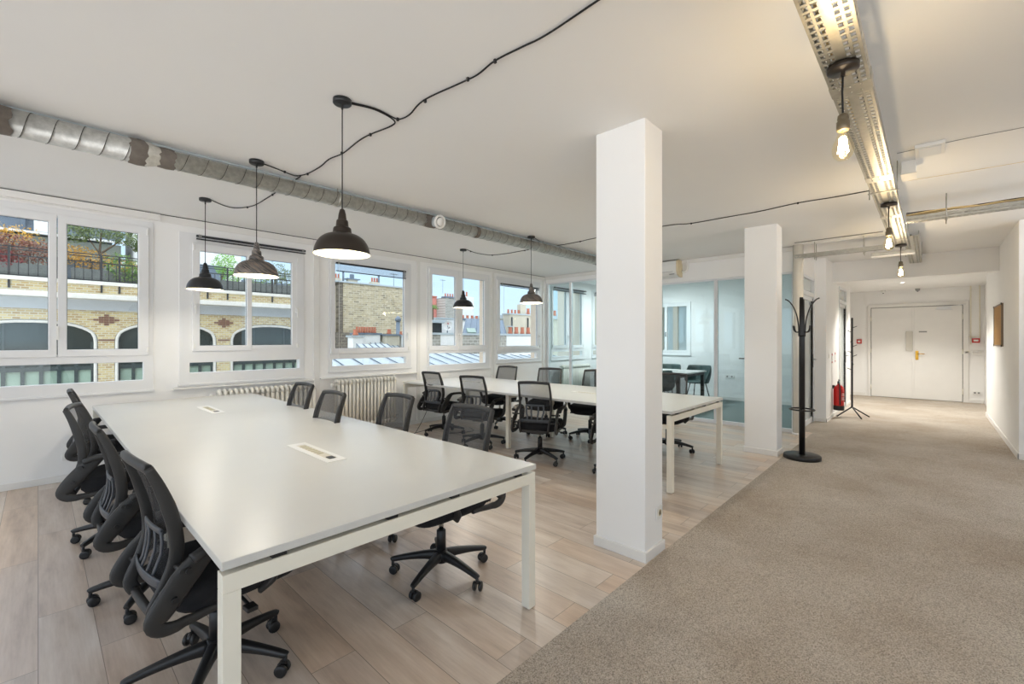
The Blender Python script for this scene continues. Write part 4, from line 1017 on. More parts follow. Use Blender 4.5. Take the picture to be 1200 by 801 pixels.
BUL = [(2.366, .272, 'lit filament bulb hanging nearest the camera below the long tray'), (5.03, .258, 'middle lit filament bulb below the long tray'), (7.30, .262, 'furthest lit filament bulb at the end of the long tray')]
for i, (x, y, lab) in enumerate(BUL):
    o = hb if i == 0 else copy_tree(hb); o.location = (x, y, 2.576); tag(o, lab, 'light bulb', 'filament bulbs under the tray')
# recessed downlights in the lower ceiling
for i, (x, y, lab) in enumerate([(10.9, .43, 'small round recessed downlight nearer the ceiling beam'), (12.4, .42, 'small round recessed downlight nearer the double door')]):
    t = tag(empty('recessed_downlight', (x, y, 2.60)), lab, 'downlight', 'downlights before the double door')
    MB().lathe([(.050, 0), (.050, -.004), (.038, -.006), (.036, -.002)], n=24, caps=False).build('rim', M['white_plastic'], t)
    MB().lathe([(.036, -.002), (.001, -.0025)], n=24).build('lens', M['downlight'], t)

t = tag(empty('added_ceiling_light', (9.4, 4.8, CH)), 'flat round white ceiling light added out of sight to brighten the meeting room', 'ceiling light')  # unseen fitting, added to brighten the meeting room
MB().lathe([(.27, 0), (.27, -.04), (.255, -.05)], n=32, caps=False).build('rim', M['white_plastic'], t); MB().lathe([(.255, -.050), (.001, -.0505)], n=32).build('diffuser', M['downlight'], t)

# ================================================================== OUTSIDE
tag_s = struct
tag_s(MB().box((-30, 6.6, -12.2), (60, 60, -12)).build('ground', M['asphalt']))
FY = 20.0
# opposite building with arches, cornice, terrace
t = tag(empty('brick_building', (0, FY, 0)), 'yellow brick building with wide arched windows across the street', 'building')
def arch_pts(xa, xb, zs, rise, n=20, p=2.4):
    c = (xa + xb) / 2; a = (xb - xa) / 2; out = []
    for i in range(n + 1):
        th = PI - PI * i / n; cx_, sx_ = math.cos(th), math.sin(th); e = 2 / p
        out.append((c + a * math.copysign(abs(cx_) ** e, cx_), zs + rise * abs(sx_) ** e))
    return out
arches = [(-8.4, -5.41), (-5.0, -2.03), (-1.62, 1.355), (1.756, 4.705), (5.155, 8.1)]
ZS, RI, Z0, Z1 = 1.33, .70, -4.0, 2.36
wm = MB()
xs = [-9.5]
for a, b in arches: xs += [a, b]
xs.append(9.0)
for i in range(0, len(xs), 2): wm.add([(xs[i], 0, Z0), (xs[i + 1], 0, Z0), (xs[i + 1], 0, Z1), (xs[i], 0, Z1)], [(0, 1, 2, 3)])
for a, b in arches:
    ap = arch_pts(a, b, ZS, RI); o = []
    for i in range(len(ap) - 1):
        (x0, z0), (x1, z1) = ap[i], ap[i + 1]
        wm.add([(x0, 0, z0), (x1, 0, z1), (x1, 0, Z1), (x0, 0, Z1)], [(0, 1, 2, 3)]); wm.add([(x0, 0, z0), (x1, 0, z1), (x1, .25, z1), (x0, .25, z0)], [(0, 3, 2, 1)])
    wm.box((a - .02, 0.001, Z0), (a, .25, ZS)); wm.box((b, 0.001, Z0), (b + .02, .25, ZS))
wm.box((-9.5, .3, Z0), (9.0, .35, Z0 + .1)); wm.add([(9.0, 0, Z0), (9.0, 5.9, Z0), (9.0, 5.9, Z1 + .8), (9.0, 0, Z1 + .8)], [(0, 1, 2, 3)])
wm.build('facade_wall', M['brick'], t)
bd = MB(); bd.box((-9.5, -.10, 2.36), (9.0, .3, 2.70)); bd.build('cove', M['cove'], t)
cn = MB(); cn.box((-9.5, -.55, 2.70), (9.0, .3, 2.87)); cn.build('cornice', M['stone'], t, bevel=.02)
pr = MB().box((-9.5, -.25, 2.87), (9.0, -.05, 3.18)).build('parapet', M['brick'], t)
MB().box((-9.5, -.32, 3.18), (9.0, .05, 3.30)).box((-9.5, .05, 3.0), (9.0, 5.9, 3.25)).build('terrace_edge', M['stone'], t, bevel=.01)
for (a, b) in arches:
    tr = MB(); ap = [(a, Z0)] + [(a, Z0 + (ZS - Z0) * i / 4) for i in range(1, 4)] + arch_pts(a, b, ZS, RI) + [(b, Z0 + (ZS - Z0) * i / 4) for i in (3, 2, 1)] + [(b, Z0)]
    tr.sweep([(x + (.06 if x < (a + b) / 2 else -.06) * (z <= ZS + .3), .06, z - (.06 if z > ZS + .3 else 0)) for x, z in ap], (.12, .16), (0, 1, 0), 4, 2); tr.build('arch_trim', M['stone'], t)
    wn = MB().box((a + .05, .20, Z0), (b - .05, .24, ZS + RI)); wo = wn.build('window', M['darkglass'], t)
    MB().box((a + .12, .185, Z0), (b - .12, .199, .46)).build('pane', M['paleglass'], wo)
    br = MB(); br.box((a + .1, .12, .42), (b - .1, .20, .545))
    nb = 7
    for i in range(nb + 1): xx = a + .12 + (b - a - .24) * i / nb; br.box((xx - .045, .13, Z0), (xx + .045, .195, .62 if 0 < i < nb else ZS))
    for i in (2, 5): xx = a + .12 + (b - a - .24) * i / nb; br.box((xx - .025, .16, .5), (xx + .025, .199, ZS + RI - .08))
    br.build('glazing_bars', M['win_iron'], wo)
for xc in (-5.2, -1.82, 1.56, 4.94):
    m = MB(); s = .13
    for dx, dz in ((0, 0), (-1, 0), (1, 0), (-2, 0), (2, 0), (0, 1), (0, -1), (-1, 1), (1, 1), (-1, -1), (1, -1), (0, 2), (0, -2)):
        m.box((xc + dx * s - s * .46, -.015, 2.06 + dz * .075 - .034), (xc + dx * s + s * .46, 0, 2.06 + dz * .075 + .034))
    m.build('brick_diamond', M['brick_brown'], t)
    MB().box((xc - .2, -.012, 1.36), (xc + .2, 0, 1.42)).build('brick_band', M['brick_brown'], t)
rl = tag(empty('terrace_railing', (0, FY - .18, 3.30)), 'black iron railing along the terrace across the street', 'railing')
m = MB()
for z, h in ((.02, .03), (.60, .035), (.78, .025), (.86, .03)): m.box((-9.5, -.015, z), (9.0, .015, z + h))
m.build('rails', M['iron'], rl)
x = -9.4
m = MB()
while x < 9.0: m.box((x - .011, -.011, -.0), (x + .011, .011, .63)); x += .20
b_ = m.build('balusters', M['iron'], rl); b_['kind'] = 'stuff'
for x in (-7.4, -4.0, -.59, 1.42, 1.86, 4.35, 5.0, 6.6, 8.3): MB().box((x - .025, -.10, -.36), (x + .025, -.05, .88)).build('railing_post', M['iron'], rl)

def leaves(n, c, r, size, seed, squash=1.0, hollow=.35):
    rnd = random.Random(seed); vs = []; fs = []
    for i in range(n):
        while True:
            p = Vector((rnd.uniform(-1, 1), rnd.uniform(-1, 1), rnd.uniform(-1, 1)))
            if hollow < p.length < 1: break
        p *= 1 + .18 * math.sin(p.x * 7 + seed) * math.cos(p.z * 6)
        q = Vector((c[0] + p.x * r[0], c[1] + p.y * r[1], c[2] + p.z * r[2]))
        a = Vector((rnd.uniform(-1, 1), rnd.uniform(-1, 1), rnd.uniform(-1, 1))).normalized(); b = a.orthogonal().normalized(); s = size * rnd.uniform(.6, 1.3); o = len(vs)
        vs += [q + a * s, q + b * s * .5, q - a * s, q - b * s * .5]; fs.append((o, o + 1, o + 2, o + 3))
    return vs, fs
def plant(name, label, cat, loc, blobs, m, size, seed, trunk=None, density=1.0, group=None, tr=.07):
    t = tag(empty(name, loc), label, cat, group); mb = MB()
    for i, (c, r) in enumerate(blobs):
        v, f = leaves(int(2300 * density * max(r[0] * r[2], .12)), c, r, size * .68, seed + i * 7); mb.add(v, f)
    mb.build('foliage', M[m], t)
    st = MB()
    if trunk is None: trunk = [((0, 0, 0), (blobs[0][0][0], 0, blobs[0][0][2]))]
    for pth in trunk:
        pts = smooth_path([tuple(p) for p in pth], 4); k_ = len(pts); st.sweep(pts, [(tr * (1.4 - .9 * i / k_), tr * (1.4 - .9 * i / k_)) for i in range(k_)], None, 7, 2)
    st.build('trunk', M['bark'], t)
    return t
TZ = 3.25; G = 'plants on the terrace across the street'
plant('shrub', 'wide red brown autumn shrub on the terrace, behind the middle pane of the left window', 'plant', (-.55, 20.9, TZ), [((0, 0, 1.05), (.85, .4, .45)), ((.45, .1, .95), (.55, .35, .42)), ((-.4, 0, .95), (.5, .3, .40))], 'leaf_red', .06, 11, density=1.3, group=G)
plant('shrub', 'low crimson shrub at the far left of the terrace', 'plant', (-1.35, 20.7, TZ), [((0, 0, .65), (.9, .35, .36)), ((.7, 0, .60), (.45, .3, .32))], 'leaf_crimson', .055, 23, density=1.3, group=G)
plant('shrub', 'tall yellow and green shrub at the left edge of the terrace', 'plant', (-1.35, 21.4, TZ), [((0, 0, 1.35), (.7, .4, .45)), ((.9, 0, 1.50), (.55, .3, .35)), ((.2, 0, 1.8), (.4, .3, .25))], 'leaf_yellow', .06, 31, density=.8, group=G)
plant('shrub', 'bright yellow shrub under the little green tree', 'plant', (1.25, 21.3, TZ), [((0, 0, .95), (.65, .35, .38)), ((.9, .1, .85), (.5, .3, .25)), ((-.4, 0, 1.1), (.4, .3, .3))], 'leaf_yellow', .06, 41, density=1.2, group=G)
plant('small_tree', 'small green tree with a forked trunk in the left window', 'tree', (1.45, 20.9, TZ), [((0, 0, 1.95), (.75, .5, .42)), ((.75, 0, 1.75), (.5, .4, .28)), ((-.6, 0, 1.75), (.45, .4, .35)), ((1.1, 0, 1.5), (.25, .3, .2))], 'leaf_olive', .06, 51,
      trunk=[((0, 0, 0), (.02, 0, .8), (0, 0, 1.1), (-.3, 0, 1.65)), ((0, 0, 1.1), (.3, 0, 1.4), (.55, 0, 1.65)), ((0, 0, 1.1), (.05, 0, 1.9))], density=1.9, tr=.055, group=G)
plant('shrub', 'dense green bush beside the little tree in the left window', 'plant', (2.0, 20.6, TZ), [((0, 0, .62), (.52, .35, .58)), ((.35, 0, .40), (.42, .3, .40))], 'leaf_green', .05, 61, density=2.2, group=G)
plant('shrub', 'bright green shrub behind the railing in the left pane of the sliding window', 'plant', (5.0, 21.2, TZ), [((.3, 0, 1.25), (.45, .4, .5)), ((.5, 0, .8), (.4, .4, .4))], 'leaf_bright', .06, 71, density=1.6, group=G)
plant('shrub', 'green bush just left of the middle bar of the sliding window', 'plant', (6.2, 21.3, TZ), [((0, 0, 1.1), (.5, .4, .45)), ((.4, 0, .8), (.5, .4, .4))], 'leaf_green', .06, 81, density=1.2, group=G)
plant('shrub', 'yellow green autumn bush at the right pane of the sliding window', 'plant', (7.3, 21.5, TZ), [((0, 0, 1.15), (.7, .4, .5)), ((.6, 0, 1.0), (.6, .4, .4))], 'leaf_olive', .06, 91, density=1.1, group=G)
# trough walls / planters and houses behind the terrace
M['planter'] = mat('grey planter', (104, 108, 104), .8, var=.15)
t = tag(empty('planter', (0, 20.6, TZ)), 'long dark planter box behind the terrace railing', 'planter'); m = MB()
for a, b in ((-4, .55), (.75, 3.1), (4.3, 8.6)): m.box((a, -.1, 0), (b, .3, .52))
m.build('box', M['planter'], t, bevel=.01)
t = tag(empty('terrace_hut', (1.05, 22.6, TZ)), 'low dark flat-roofed hut behind the yellow shrub', 'hut'); MB().box((-.75, -.5, 0), (.6, .6, .95)).build('walls', M['zinc_dark'], t); MB().box((-.85, -.6, .95), (.7, .7, 1.02)).build('roof', M['iron'], t)
M['house_grey'] = mat('weathered grey green render', (118, 122, 112), .9, var=.1)
t = tag(empty('house', (-1.2, 27, 0)), 'pale house with slate roof panels and white dormer behind the terrace on the left', 'building')
MB().box((-8, 0, 0), (3.8, 4, 5.7)).build('wall', M['house_grey'], t); MB().box((-8.2, -.2, 5.78), (3.9, 0, 5.86)).build('gutter', M['render_white'], t)
m = MB(); m.add([(-8, -.1, 5.8), (3.8, -.1, 5.8), (3.8, 1.2, 9.0), (-8, 1.2, 9.0), (-8, 4, 5.8), (3.8, 4, 5.8)], [(0, 1, 2, 3), (3, 2, 5, 4)]); m.build('roof', M['slate'], t)
MB().box((1.08, -.18, 5.88), (1.52, 1.0, 7.4)).build('dormer', M['render_white'], t)
for q in (-.2, .72): MB().box((q, -.14, 5.88), (q + .12, .9, 7.4)).build('dormer_post', M['slate'], t)
t = tag(empty('house', (4.6, 26, 0)), 'white house wall with a dark terrace door, behind the sliding window view', 'building')
MB().box((-1.55, 0, 0), (2.6, 4, 7.6)).build('wall', M['render_white'], t); MB().box((.5, -.03, 3.2), (1.9, 0, 5.1)).build('door', M['zinc_dark'], t)
MB().box((-1.65, -.3, 7.6), (2.8, 4.2, 7.8)).build('roof', M['zinc'], t)
t = tag(empty('house', (9.8, 27, 0)), 'low pale house behind the terrace bushes at the right of the sliding window', 'building')
MB().box((-2.4, 0, 0), (2.2, 4, 4.4)).build('wall', M['render_beige'], t); MB().box((-2.45, -.2, 4.4), (2.4, 4.2, 4.6)).build('roof', M['zinc_dark'], t)

# ---- rooftops seen from the third window on
def zinc_roof(name, label, loc, pts, seams, m='zinc', cat='roof'):
    """pts: 4 corners (front-left, front-right, back-right, back-left)"""
    t = tag(empty(name, loc), label, cat); P = [Vector(p) for p in pts]; n = (P[1] - P[0]).cross(P[3] - P[0]).normalized() * .12
    MB().add([tuple(p) for p in P] + [tuple(p - n) for p in P], [(0, 1, 2, 3), (7, 6, 5, 4), (0, 4, 5, 1), (1, 5, 6, 2), (2, 6, 7, 3), (3, 7, 4, 0)]).build('zinc_sheet', M[m], t)
    s = MB()
    for i in range(seams + 1):
        f = i / seams; a = P[0].lerp(P[1], f); b = P[3].lerp(P[2], f); s.sweep([a + n * .12, b + n * .12], (.035, .03), None, 4, 2)
    s.build('standing_seams', M['zinc_dark'], t)
    return t
zinc_roof('zinc_roof', 'big pale zinc roof with standing seams just below the windows', (0, 0, 0), [(4.6, 8.2, .15), (19.5, 8.2, -.10), (19.5, 12.6, .55), (4.9, 12.6, 1.12)], 26)
zinc_roof('zinc_roof', 'small pale zinc roof in front of the chimneys, left of the gable window', (0, 0, 0), [(7.6, 13.2, .62), (9.0, 13.2, .62), (8.8, 14.6, 1.25), (7.6, 14.6, 1.25)], 5)
zinc_roof('zinc_roof', 'small pale zinc roof between the chimney stacks, middle of the gable window', (0, 0, 0), [(8.6, 14.8, .85), (10.0, 14.8, .80), (9.9, 16.4, 1.45), (9.0, 16.4, 1.45)], 5)
zinc_roof('zinc_roof', 'small bluish zinc roof by the right-hand white chimney', (0, 0, 0), [(9.7, 14.2, .75), (11.2, 14.2, .95), (11.1, 15.4, 1.15), (10.1, 15.4, 1.10)], 4)
# gable building
t = tag(empty('gable_building', (16.7, 30, 0)), 'tall windowless pale brick gable wall seen through the third window', 'building')
m = MB(); m.box((-2.05, 0, -6), (2.9, 5, 5.42)); m.build('gable_wall', M['gable'], t)
MB().box((-2.38, .05, -6), (-2.05, 5, 5.42)).build('rubble_strip', M['rubble'], t); MB().box((-3.3, .4, -6), (-2.38, 5, 5.2)).build('side_wall', M['render_beige'], t)
MB().box((-3.3, -.1, 5.42), (3.0, 5, 5.52)).build('coping', M['zinc'], t)
MB().box((-3.0, -.9, -4), (-1.2, -.1, 1.9)).build('rubble_base', M['rubble'], t)
def pot_row(cx_, n, dx, z, r=.10, h=.30, y=0.0):
    m = []
    for i in range(n):
        q = MB().lathe([(r * .75, 0), (r, h * .12), (r * .8, h * .35), (r * .72, h * .85), (r * .9, h)], (cx_ + (i - (n - 1) / 2) * dx, y, z), 12); m.append(q)
    return m
def chimney(name, label, loc, w, dpt, h, wm_, cap, n, dx, r=.10, ph=.30):
    t = tag(empty(name, loc), label, 'chimney'); MB().box((-w / 2, -dpt / 2, -2.5), (w / 2, dpt / 2, h)).build('stack', M[wm_], t, bevel=.01)
    MB().box((-w / 2 - .05, -dpt / 2 - .05, h), (w / 2 + .05, dpt / 2 + .05, h + .07)).build('cap', M[cap], t)
    for q in pot_row(0, n, dx, h + .07, r, ph): q.build('chimney_pot', M['terracotta'], t)
    return t
chimney('chimney', 'slim white chimney with one clay pot at the left of the gable window', (8.2, 15.8, 1.0), .42, .4, .50, 'render_white', 'zinc', 1, .2, .11, .22)
chimney('chimney', 'wide white chimney with a row of orange pots in the gable window', (8.85, 16.2, 1.1), .95, .5, .50, 'render_white', 'zinc_dark', 8, .11, .055, .24)
chimney('chimney', 'square beige chimney with a cowl in the gable window', (9.75, 16.0, 1.0), .62, .6, .56, 'render_beige', 'zinc_dark', 1, .2, .10, .20)
chimney('chimney', 'white chimney with two orange pots at the right of the gable window', (10.45, 15.9, .9), .62, .5, .62, 'render_white', 'zinc', 4, .14, .07, .16)
t = tag(empty('flue_pipe', (10.55, 16.6, 1.0)), 'grey metal flue pipe at the right of the gable window', 'chimney'); MB().cyl((0, 0, -4), .085, 5.2, 14).build('pipe', M['zinc_dark'], t); MB().lathe([(.12, 1.2), (.13, 1.3), (.04, 1.42)], n=14).build('cowl', M['zinc_dark'], t)
t = tag(empty('flue_pipe', (8.12, 13.6, .75)), 'short black vent pipe on the zinc roof', 'chimney'); MB().cyl((0, 0, -.1), .06, .40, 12).build('pipe', M['iron'], t); MB().lathe([(.07, .30), (.07, .34)], n=12).build('cowl', M['iron'], t)
# chimney tops along the gable coping
for i, (x, kind, lab) in enumerate([(14.4, 0, 'row of small red pots on the left corner of the gable'), (15.6, 1, 'flat square chimney cap on top of the gable'), (17.4, 0, 'short red pots on top of the gable near the middle flue')]):
    t = tag(empty('rooftop_chimney', (x, 30.6, 5.5)), lab, 'chimney'); MB().box((-.35, -.2, -.1), (.35, .2, .25)).build('stack', M['render_beige'], t)
    if kind: MB().box((-.5, -.3, .25), (.5, .3, .32)).box((-.12, -.1, .32), (.12, .1, .65)).build('cap', M['zinc_dark'], t)
    else:
        for q in pot_row(0, 3, .2, .25, .08, .32): q.build('chimney_pot', M['terracotta'], t)
for x, lab in ((14.9, 'thin metal flue left on the gable top'), (17.7, 'thin metal flue right of the middle on the gable top')):
    t = tag(empty('flue_pipe', (x, 30.5, 5.5)), lab, 'chimney'); MB().cyl((0, 0, 0), .07, .75, 10).build('pipe', M['zinc_dark'], t); MB().lathe([(.13, .75), (.13, .80)], n=10).build('cowl', M['zinc_dark'], t)
def antenna(loc, lab, h=1.1):
    t = tag(empty('tv_antenna', loc), lab, 'antenna'); MB().cyl((0, 0, 0), .015, h, 6).build('mast', M['iron'], t)
    m = MB(); m.box((-.35, -.01, h - .1), (.35, .01, h - .08))
    for q in (-.3, -.15, 0, .15, .3): m.box((q - .008, -.15, h - .1), (q + .008, .15, h - .08))
    m.build('aerial', M['iron'], t)
antenna((19.0, 30.5, 5.5), 'thin television aerial on the right of the gable top')
antenna((31.2, 40, 6.6), 'tall thin television aerial in the sky of the fourth window', 1.6)

# parapet wall behind the near roof
t = tag(empty('parapet_wall', (15.5, 16, 0)), 'long low roof parapet of patched stone and white render behind the near zinc roof', 'wall')
MB().box((-4.2, 0, -2), (4.6, .35, 1.62)).build('stone', M['rubble_grey'], t); MB().box((-4.3, -.06, 1.62), (4.7, .41, 1.72)).build('coping', M['zinc'], t)
MB().box((-3.15, -.03, -2), (-2.3, 0, 1.62)).build('white_patch', M['render_white'], t); MB().box((1.1, -.03, -2), (4.3, 0, 1.60)).build('white_patch', M['render_white'], t)
# fourth window
t = tag(empty('pink_house', (29.6, 40, 0)), 'salmon pink house in the fourth window', 'building'); MB().box((-2.5, 0, -6), (.74, 5, 6.1)).build('wall', M['pink'], t); MB().box((-2.6, -.1, 6.1), (.75, 5.1, 6.25)).build('roof', M['terracotta'], t); MB().box((-.9, -.05, 3.0), (-.2, 0, 4.2)).build('window', M['darkglass'], t)
t = tag(empty('stone_building', (31.6, 38.5, 0)), 'grey stone building with a row of chimney pots in the fourth window', 'building'); MB().box((-1.2, 0, -6), (.75, 5, 6.0)).build('wall', M['rubble_grey'], t); MB().box((.75, -.4, -6), (2.6, 5, 6.3)).build('side_wall', M['render_white'], t)
MB().box((-1.3, -.1, 6.0), (.8, .6, 6.15)).build('coping', M['zinc_dark'], t)
for q in pot_row(-.3, 5, .34, 6.15, .10, .35, .3): q.build('chimney_pot', M['terracotta'], t)
for q in pot_row(1.7, 3, .40, 6.3, .12, .6, .3): q.build('chimney_pot', M['terracotta'], t)
t = tag(empty('palm_tree', (13.42, 18.0, 2.4)), 'little palm tree in front of the pink house', 'tree')
MB().sweep([(0, 0, -.03), (.01, 0, .3), (0, 0, .62)], (.07, .07), None, 8, 2).build('trunk', M['bark'], t)
m = MB()
for i in range(26):
    a = 2 * PI * i / 26 + .3; e = random.uniform(-.1, .9); c, s = math.cos(a), math.sin(a); L_ = random.uniform(.26, .36)
    p = [(0, 0, .62), (L_ * .5 * c, L_ * .5 * s, .62 + .14 * e + .03), (L_ * c, L_ * s, .62 + .05 * e - .10)]
    m.sweep(smooth_path(p, 4), [(.006, .05)] * 9, (-s, c, 0), 4, 2)
m.build('fronds', M['leaf_green'], t)
t = tag(empty('satellite_dish', (12.72, 15.95, 1.75)), 'round white satellite dish with a small red triangle mark in the fourth window', 'satellite dish'); t.rotation_euler = (R(12), 0, R(-25))
MB().lathe([(.001, .05), (.12, .035), (.21, .0), (.215, -.01)], (0, 0, .30), 28, 'Y', caps=False).build('dish', M['render_white'], t)
MB().cyl((0, .06, -.15), .025, .45, 10).build('mast', M['zinc_dark'], t); MB().sweep([(0, .03, .12), (0, -.22, .25)], (.02, .02)).box((-.03, -.27, .22), (.03, -.21, .29)).build('receiver_arm', M['grey'], t)
MB().add([(-.05, .012, .36), (.05, .012, .36), (0, .010, .45), (-.022, .012, .375), (.022, .012, .375), (0, .010, .415)], [(0, 1, 4, 3), (1, 2, 5, 4), (2, 0, 3, 5)]).build('red_mark', M['red_box'], t)
t = tag(empty('rooftop_shed', (13.25, 17.6, 1.5)), 'dark open shed with a grey roof below the palm', 'shed'); MB().box((-.5, 0, -5), (.42, .5, .72)).build('walls', M['iron'], t); MB().box((-.6, -.3, .72), (.5, .55, .86)).build('roof', M['zinc'], t)
t = tag(empty('rooftop_shed', (14.55, 18.4, 1.5)), 'white rendered roof block behind the satellite dish', 'shed'); MB().box((-.55, 0, -5), (.75, 1.5, .98)).build('walls', M['render_white'], t); MB().box((-.6, -.05, .98), (.8, 1.55, 1.05)).build('roof', M['zinc'], t)
zinc_roof('mansard_roof', 'steep grey zinc mansard roof at the right of the fourth window', (0, 0, 0), [(14.75, 17.3, 1.62), (18, 17.3, 1.62), (19.2, 18.8, 2.60), (16.3, 18.8, 2.60)], 7, 'zinc_dark')
t = tag(MB().add([(15.25, 17.45, 1.80), (15.85, 17.45, 1.80), (16.05, 17.8, 2.03), (15.45, 17.8, 2.03), (15.25, 17.5, 1.70), (15.85, 17.5, 1.70), (16.05, 17.85, 1.93), (15.45, 17.85, 1.93)], [(0, 1, 2, 3), (0, 4, 5, 1), (1, 5, 6, 2), (2, 6, 7, 3), (3, 7, 4, 0)]).build('roof_window', M['paleglass']), 'pale skylight on the steep zinc mansard', 'skylight')
t = tag(empty('far_building', (22, 27, 0)), 'distant pale block with orange pots above the mansard roof', 'building'); MB().box((1.1, 0, -6), (3.5, 4, 2.95)).build('wall', M['render_white'], t); MB().box((1.0, -.1, 2.95), (3.6, 4, 3.1)).build('roof', M['zinc_dark'], t)
for q in pot_row(2.3, 5, .5, 3.1, .14, .28, .3): q.build('chimney_pot', M['terracotta'], t)
# fifth window
t = tag(empty('chimney_wall', (21.3, 19.5, 0)), 'long beige chimney wall with clay pots in the fifth window', 'wall'); MB().box((-.75, 0, -4), (3.6, .6, 3.02)).build('wall', M['render_beige'], t); MB().box((-.8, -.06, 3.02), (3.65, .66, 3.1)).build('coping', M['zinc'], t)
for q in pot_row(.75, 9, .33, 3.1, .085, .26, .3): q.build('chimney_pot', M['terracotta'], t)
m = MB(); [m.cyl((q, -.06, 1.0), .045, 1.85, 8) for q in (-.6, .95)]; m.build('drain_pipe', M['iron'], t)
MB().box((.5, .2, 3.1), (1.05, .5, 3.75)).build('upper_stack', M['render_beige'], t)
t = tag(empty('chimney_pots', (17.68, 16.2, 1.72)), 'four large orange clay pots standing on the white parapet', 'chimney pots')
for q in pot_row(.15, 4, .48, 0, .13, .36, 0): q.build('chimney_pot', M['terracotta'], t)
m = MB(); m.box((-.75, -.12, .36), (-.45, .12, .42)); m.build('cap', M['zinc'], t)
t = tag(empty('flue_pipe', (16.35, 16.5, 1.7)), 'tall grey metal flue at the left of the fifth window', 'chimney'); MB().cyl((0, 0, -.3), .11, 1.6, 14).build('pipe', M['zinc'], t); MB().lathe([(.15, 1.3), (.15, 1.38), (.05, 1.5)], n=14).build('cowl', M['zinc_dark'], t)
antenna((24.4, 19.8, 3.05), 'small aerial at the right end of the beige chimney wall', .8)
# courtyard wall seen through the meeting room window
t = tag(empty('courtyard_building', (15.2, 5.6, 0)), 'pale courtyard building seen through the meeting room window', 'building')
m = MB(); grid_plate(m, 'X', -4, 6, -6, 6, 0, .3, [(-1.5, -1.1, .9, 2.6), (.4, .8, .9, 2.6), (.95, 1.35, .9, 2.6)]); m.build('wall', M['reveal'], t)
for q in (-1.3, .6, 1.15): MB().box((.1, q - .19, .9), (.14, q + .19, 2.6)).build('window', M['frosted'], t)
# unseen building mass above and below the office, added to shade the street
struct(MB().box((-6.12, -2.7, 3.2), (13, 6.36, 9.5)).box((-6.12, -2.7, -12), (13, 6.36, -.12)).build('street_shade_mass', M['stone']))
# taller buildings further along the street close the view
t = tag(empty('far_building', (27, 24, 0)), 'pale distant block behind the windows of the meeting room', 'building'); MB().box((0, 0, -6), (14, 6, 3.2)).build('wall', M['render_beige'], t); MB().box((-.2, -.2, 3.2), (14.2, 6, 3.5)).build('roof', M['zinc'], t)
for q in pot_row(5, 10, .9, 3.5, .16, .5, .4): q.build('chimney_pot', M['terracotta'], t)

# ================================================================== LIGHT
w = bpy.data.worlds.new('sky'); scene.world = w; w.use_nodes = True; nt = w.node_tree
bg = nt.nodes['Background']; tc = nt.nodes.new('ShaderNodeTexCoord'); sx = nt.nodes.new('ShaderNodeSeparateXYZ'); nt.links.new(tc.outputs['Generated'], sx.inputs[0])
rp = nt.nodes.new('ShaderNodeValToRGB'); e = rp.color_ramp.elements       # horizon to zenith, 0.5 = horizon
e[0].position = 0; e[0].color = (.42, .41, .39, 1); e[1].position = 1; e[1].color = (1.5, 1.62, 1.8, 1)
for p, c in ((.49, (.46, .46, .45, 1)), (.5, (.52, .66, .78, 1)), (.60, (.44, .62, .82, 1)), (.72, (.9, 1.05, 1.3, 1))):
    q = e.new(p); q.color = c
mr = nt.nodes.new('ShaderNodeMapRange'); mr.inputs['From Min'].default_value = -1; nt.links.new(sx.outputs['Z'], mr.inputs['Value'])
nt.links.new(mr.outputs[0], rp.inputs['Fac'])
# unseen sky and ground behind the camera, boosted to brighten the interior
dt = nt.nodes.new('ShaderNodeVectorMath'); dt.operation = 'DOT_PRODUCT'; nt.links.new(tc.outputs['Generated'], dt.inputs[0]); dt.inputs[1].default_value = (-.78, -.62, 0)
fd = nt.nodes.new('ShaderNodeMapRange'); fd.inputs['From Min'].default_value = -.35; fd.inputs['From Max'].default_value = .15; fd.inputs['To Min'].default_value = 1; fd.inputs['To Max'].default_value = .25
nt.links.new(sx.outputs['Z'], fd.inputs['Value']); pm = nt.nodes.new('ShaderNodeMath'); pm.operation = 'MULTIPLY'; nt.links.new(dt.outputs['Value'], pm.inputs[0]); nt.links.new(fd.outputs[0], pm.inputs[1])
gl = nt.nodes.new('ShaderNodeMapRange'); gl.inputs['From Min'].default_value = 0; gl.inputs['From Max'].default_value = .9; gl.inputs['To Min'].default_value = 1; gl.inputs['To Max'].default_value = REAR_BOOST
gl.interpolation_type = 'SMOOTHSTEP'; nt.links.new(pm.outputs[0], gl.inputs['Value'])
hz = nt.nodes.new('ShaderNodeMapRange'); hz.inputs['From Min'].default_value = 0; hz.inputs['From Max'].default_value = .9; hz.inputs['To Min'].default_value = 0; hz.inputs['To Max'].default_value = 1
hz.interpolation_type = 'SMOOTHSTEP'; nt.links.new(pm.outputs[0], hz.inputs['Value'])
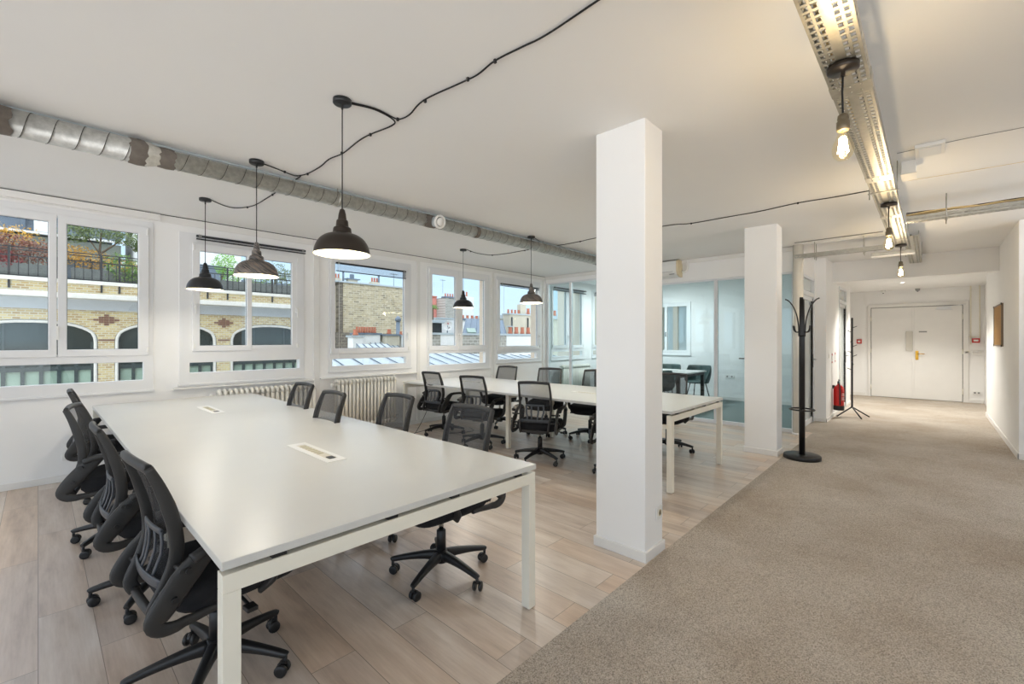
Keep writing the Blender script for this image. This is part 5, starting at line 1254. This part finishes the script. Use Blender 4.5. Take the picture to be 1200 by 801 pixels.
mx = nt.nodes.new('ShaderNodeMix'); mx.data_type = 'RGBA'; nt.links.new(hz.outputs[0], mx.inputs['Factor']); nt.links.new(rp.outputs['Color'], mx.inputs[6]); mx.inputs[7].default_value = (.93, .96, 1.0, 1)
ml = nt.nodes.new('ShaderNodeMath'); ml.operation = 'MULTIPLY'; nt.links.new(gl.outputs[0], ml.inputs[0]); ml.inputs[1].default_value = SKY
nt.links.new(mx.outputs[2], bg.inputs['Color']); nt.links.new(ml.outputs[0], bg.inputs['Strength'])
def light(kind, name, loc, energy, col, **kw):
    l = bpy.data.lights.new(name, kind); l.energy = energy; l.color = col
    for a, b in kw.items(): setattr(l, a, b)
    o = bpy.data.objects.new(name, l); COL.objects.link(o); o.location = loc; return o
sun = light('SUN', 'sun', (0, -20, 30), SUNE, (1, .95, .88), angle=R(6)); sun.rotation_euler = (R(52), 0, R(-28))
for i, (x, y) in enumerate(LAMPS): light('POINT', 'pendant_glow', (x, y, 1.950), LAMPW if i < 3 else LAMPW * 1.6, (1, .955, .89), shadow_soft_size=.03)
for i, (x, y, _) in enumerate(BUL): light('POINT', 'filament_glow', (x, y, 2.20), BULBW, (1, .86, .66), shadow_soft_size=.035)
ml_ = light('AREA', 'added_meeting_light', (9.4, 4.8, 2.735), MEETW, (.97, .98, 1), size=.5); ml_.data.shape = 'DISK'  # light of the added meeting room fitting
for x in (10.9, 12.4): light('SPOT', 'downlight_glow', (x, .43, 2.58), DOWNW, (1, .97, .90), spot_size=R(120), spot_blend=.6, shadow_soft_size=.04)

# ================================================================== CAMERA
cd = bpy.data.cameras.new('camera'); cam = bpy.data.objects.new('camera', cd); COL.objects.link(cam); scene.camera = cam
cam.location = (0, 0, 1.40); cam.rotation_euler = (R(90), 0, R(43.2 - 90)); cd.sensor_width = 36; cd.lens = 36 * 521.5 / 1200
cd.shift_y = -2.5 / 1200; cd.clip_start = .05; cd.clip_end = 300
vs_ = scene.view_settings; scene.display_settings.display_device = 'sRGB'
vs_.view_transform = 'Standard'; vs_.look = 'None'; vs_.gamma = 1; vs_.exposure = EXPO; vs_.use_curve_mapping = False
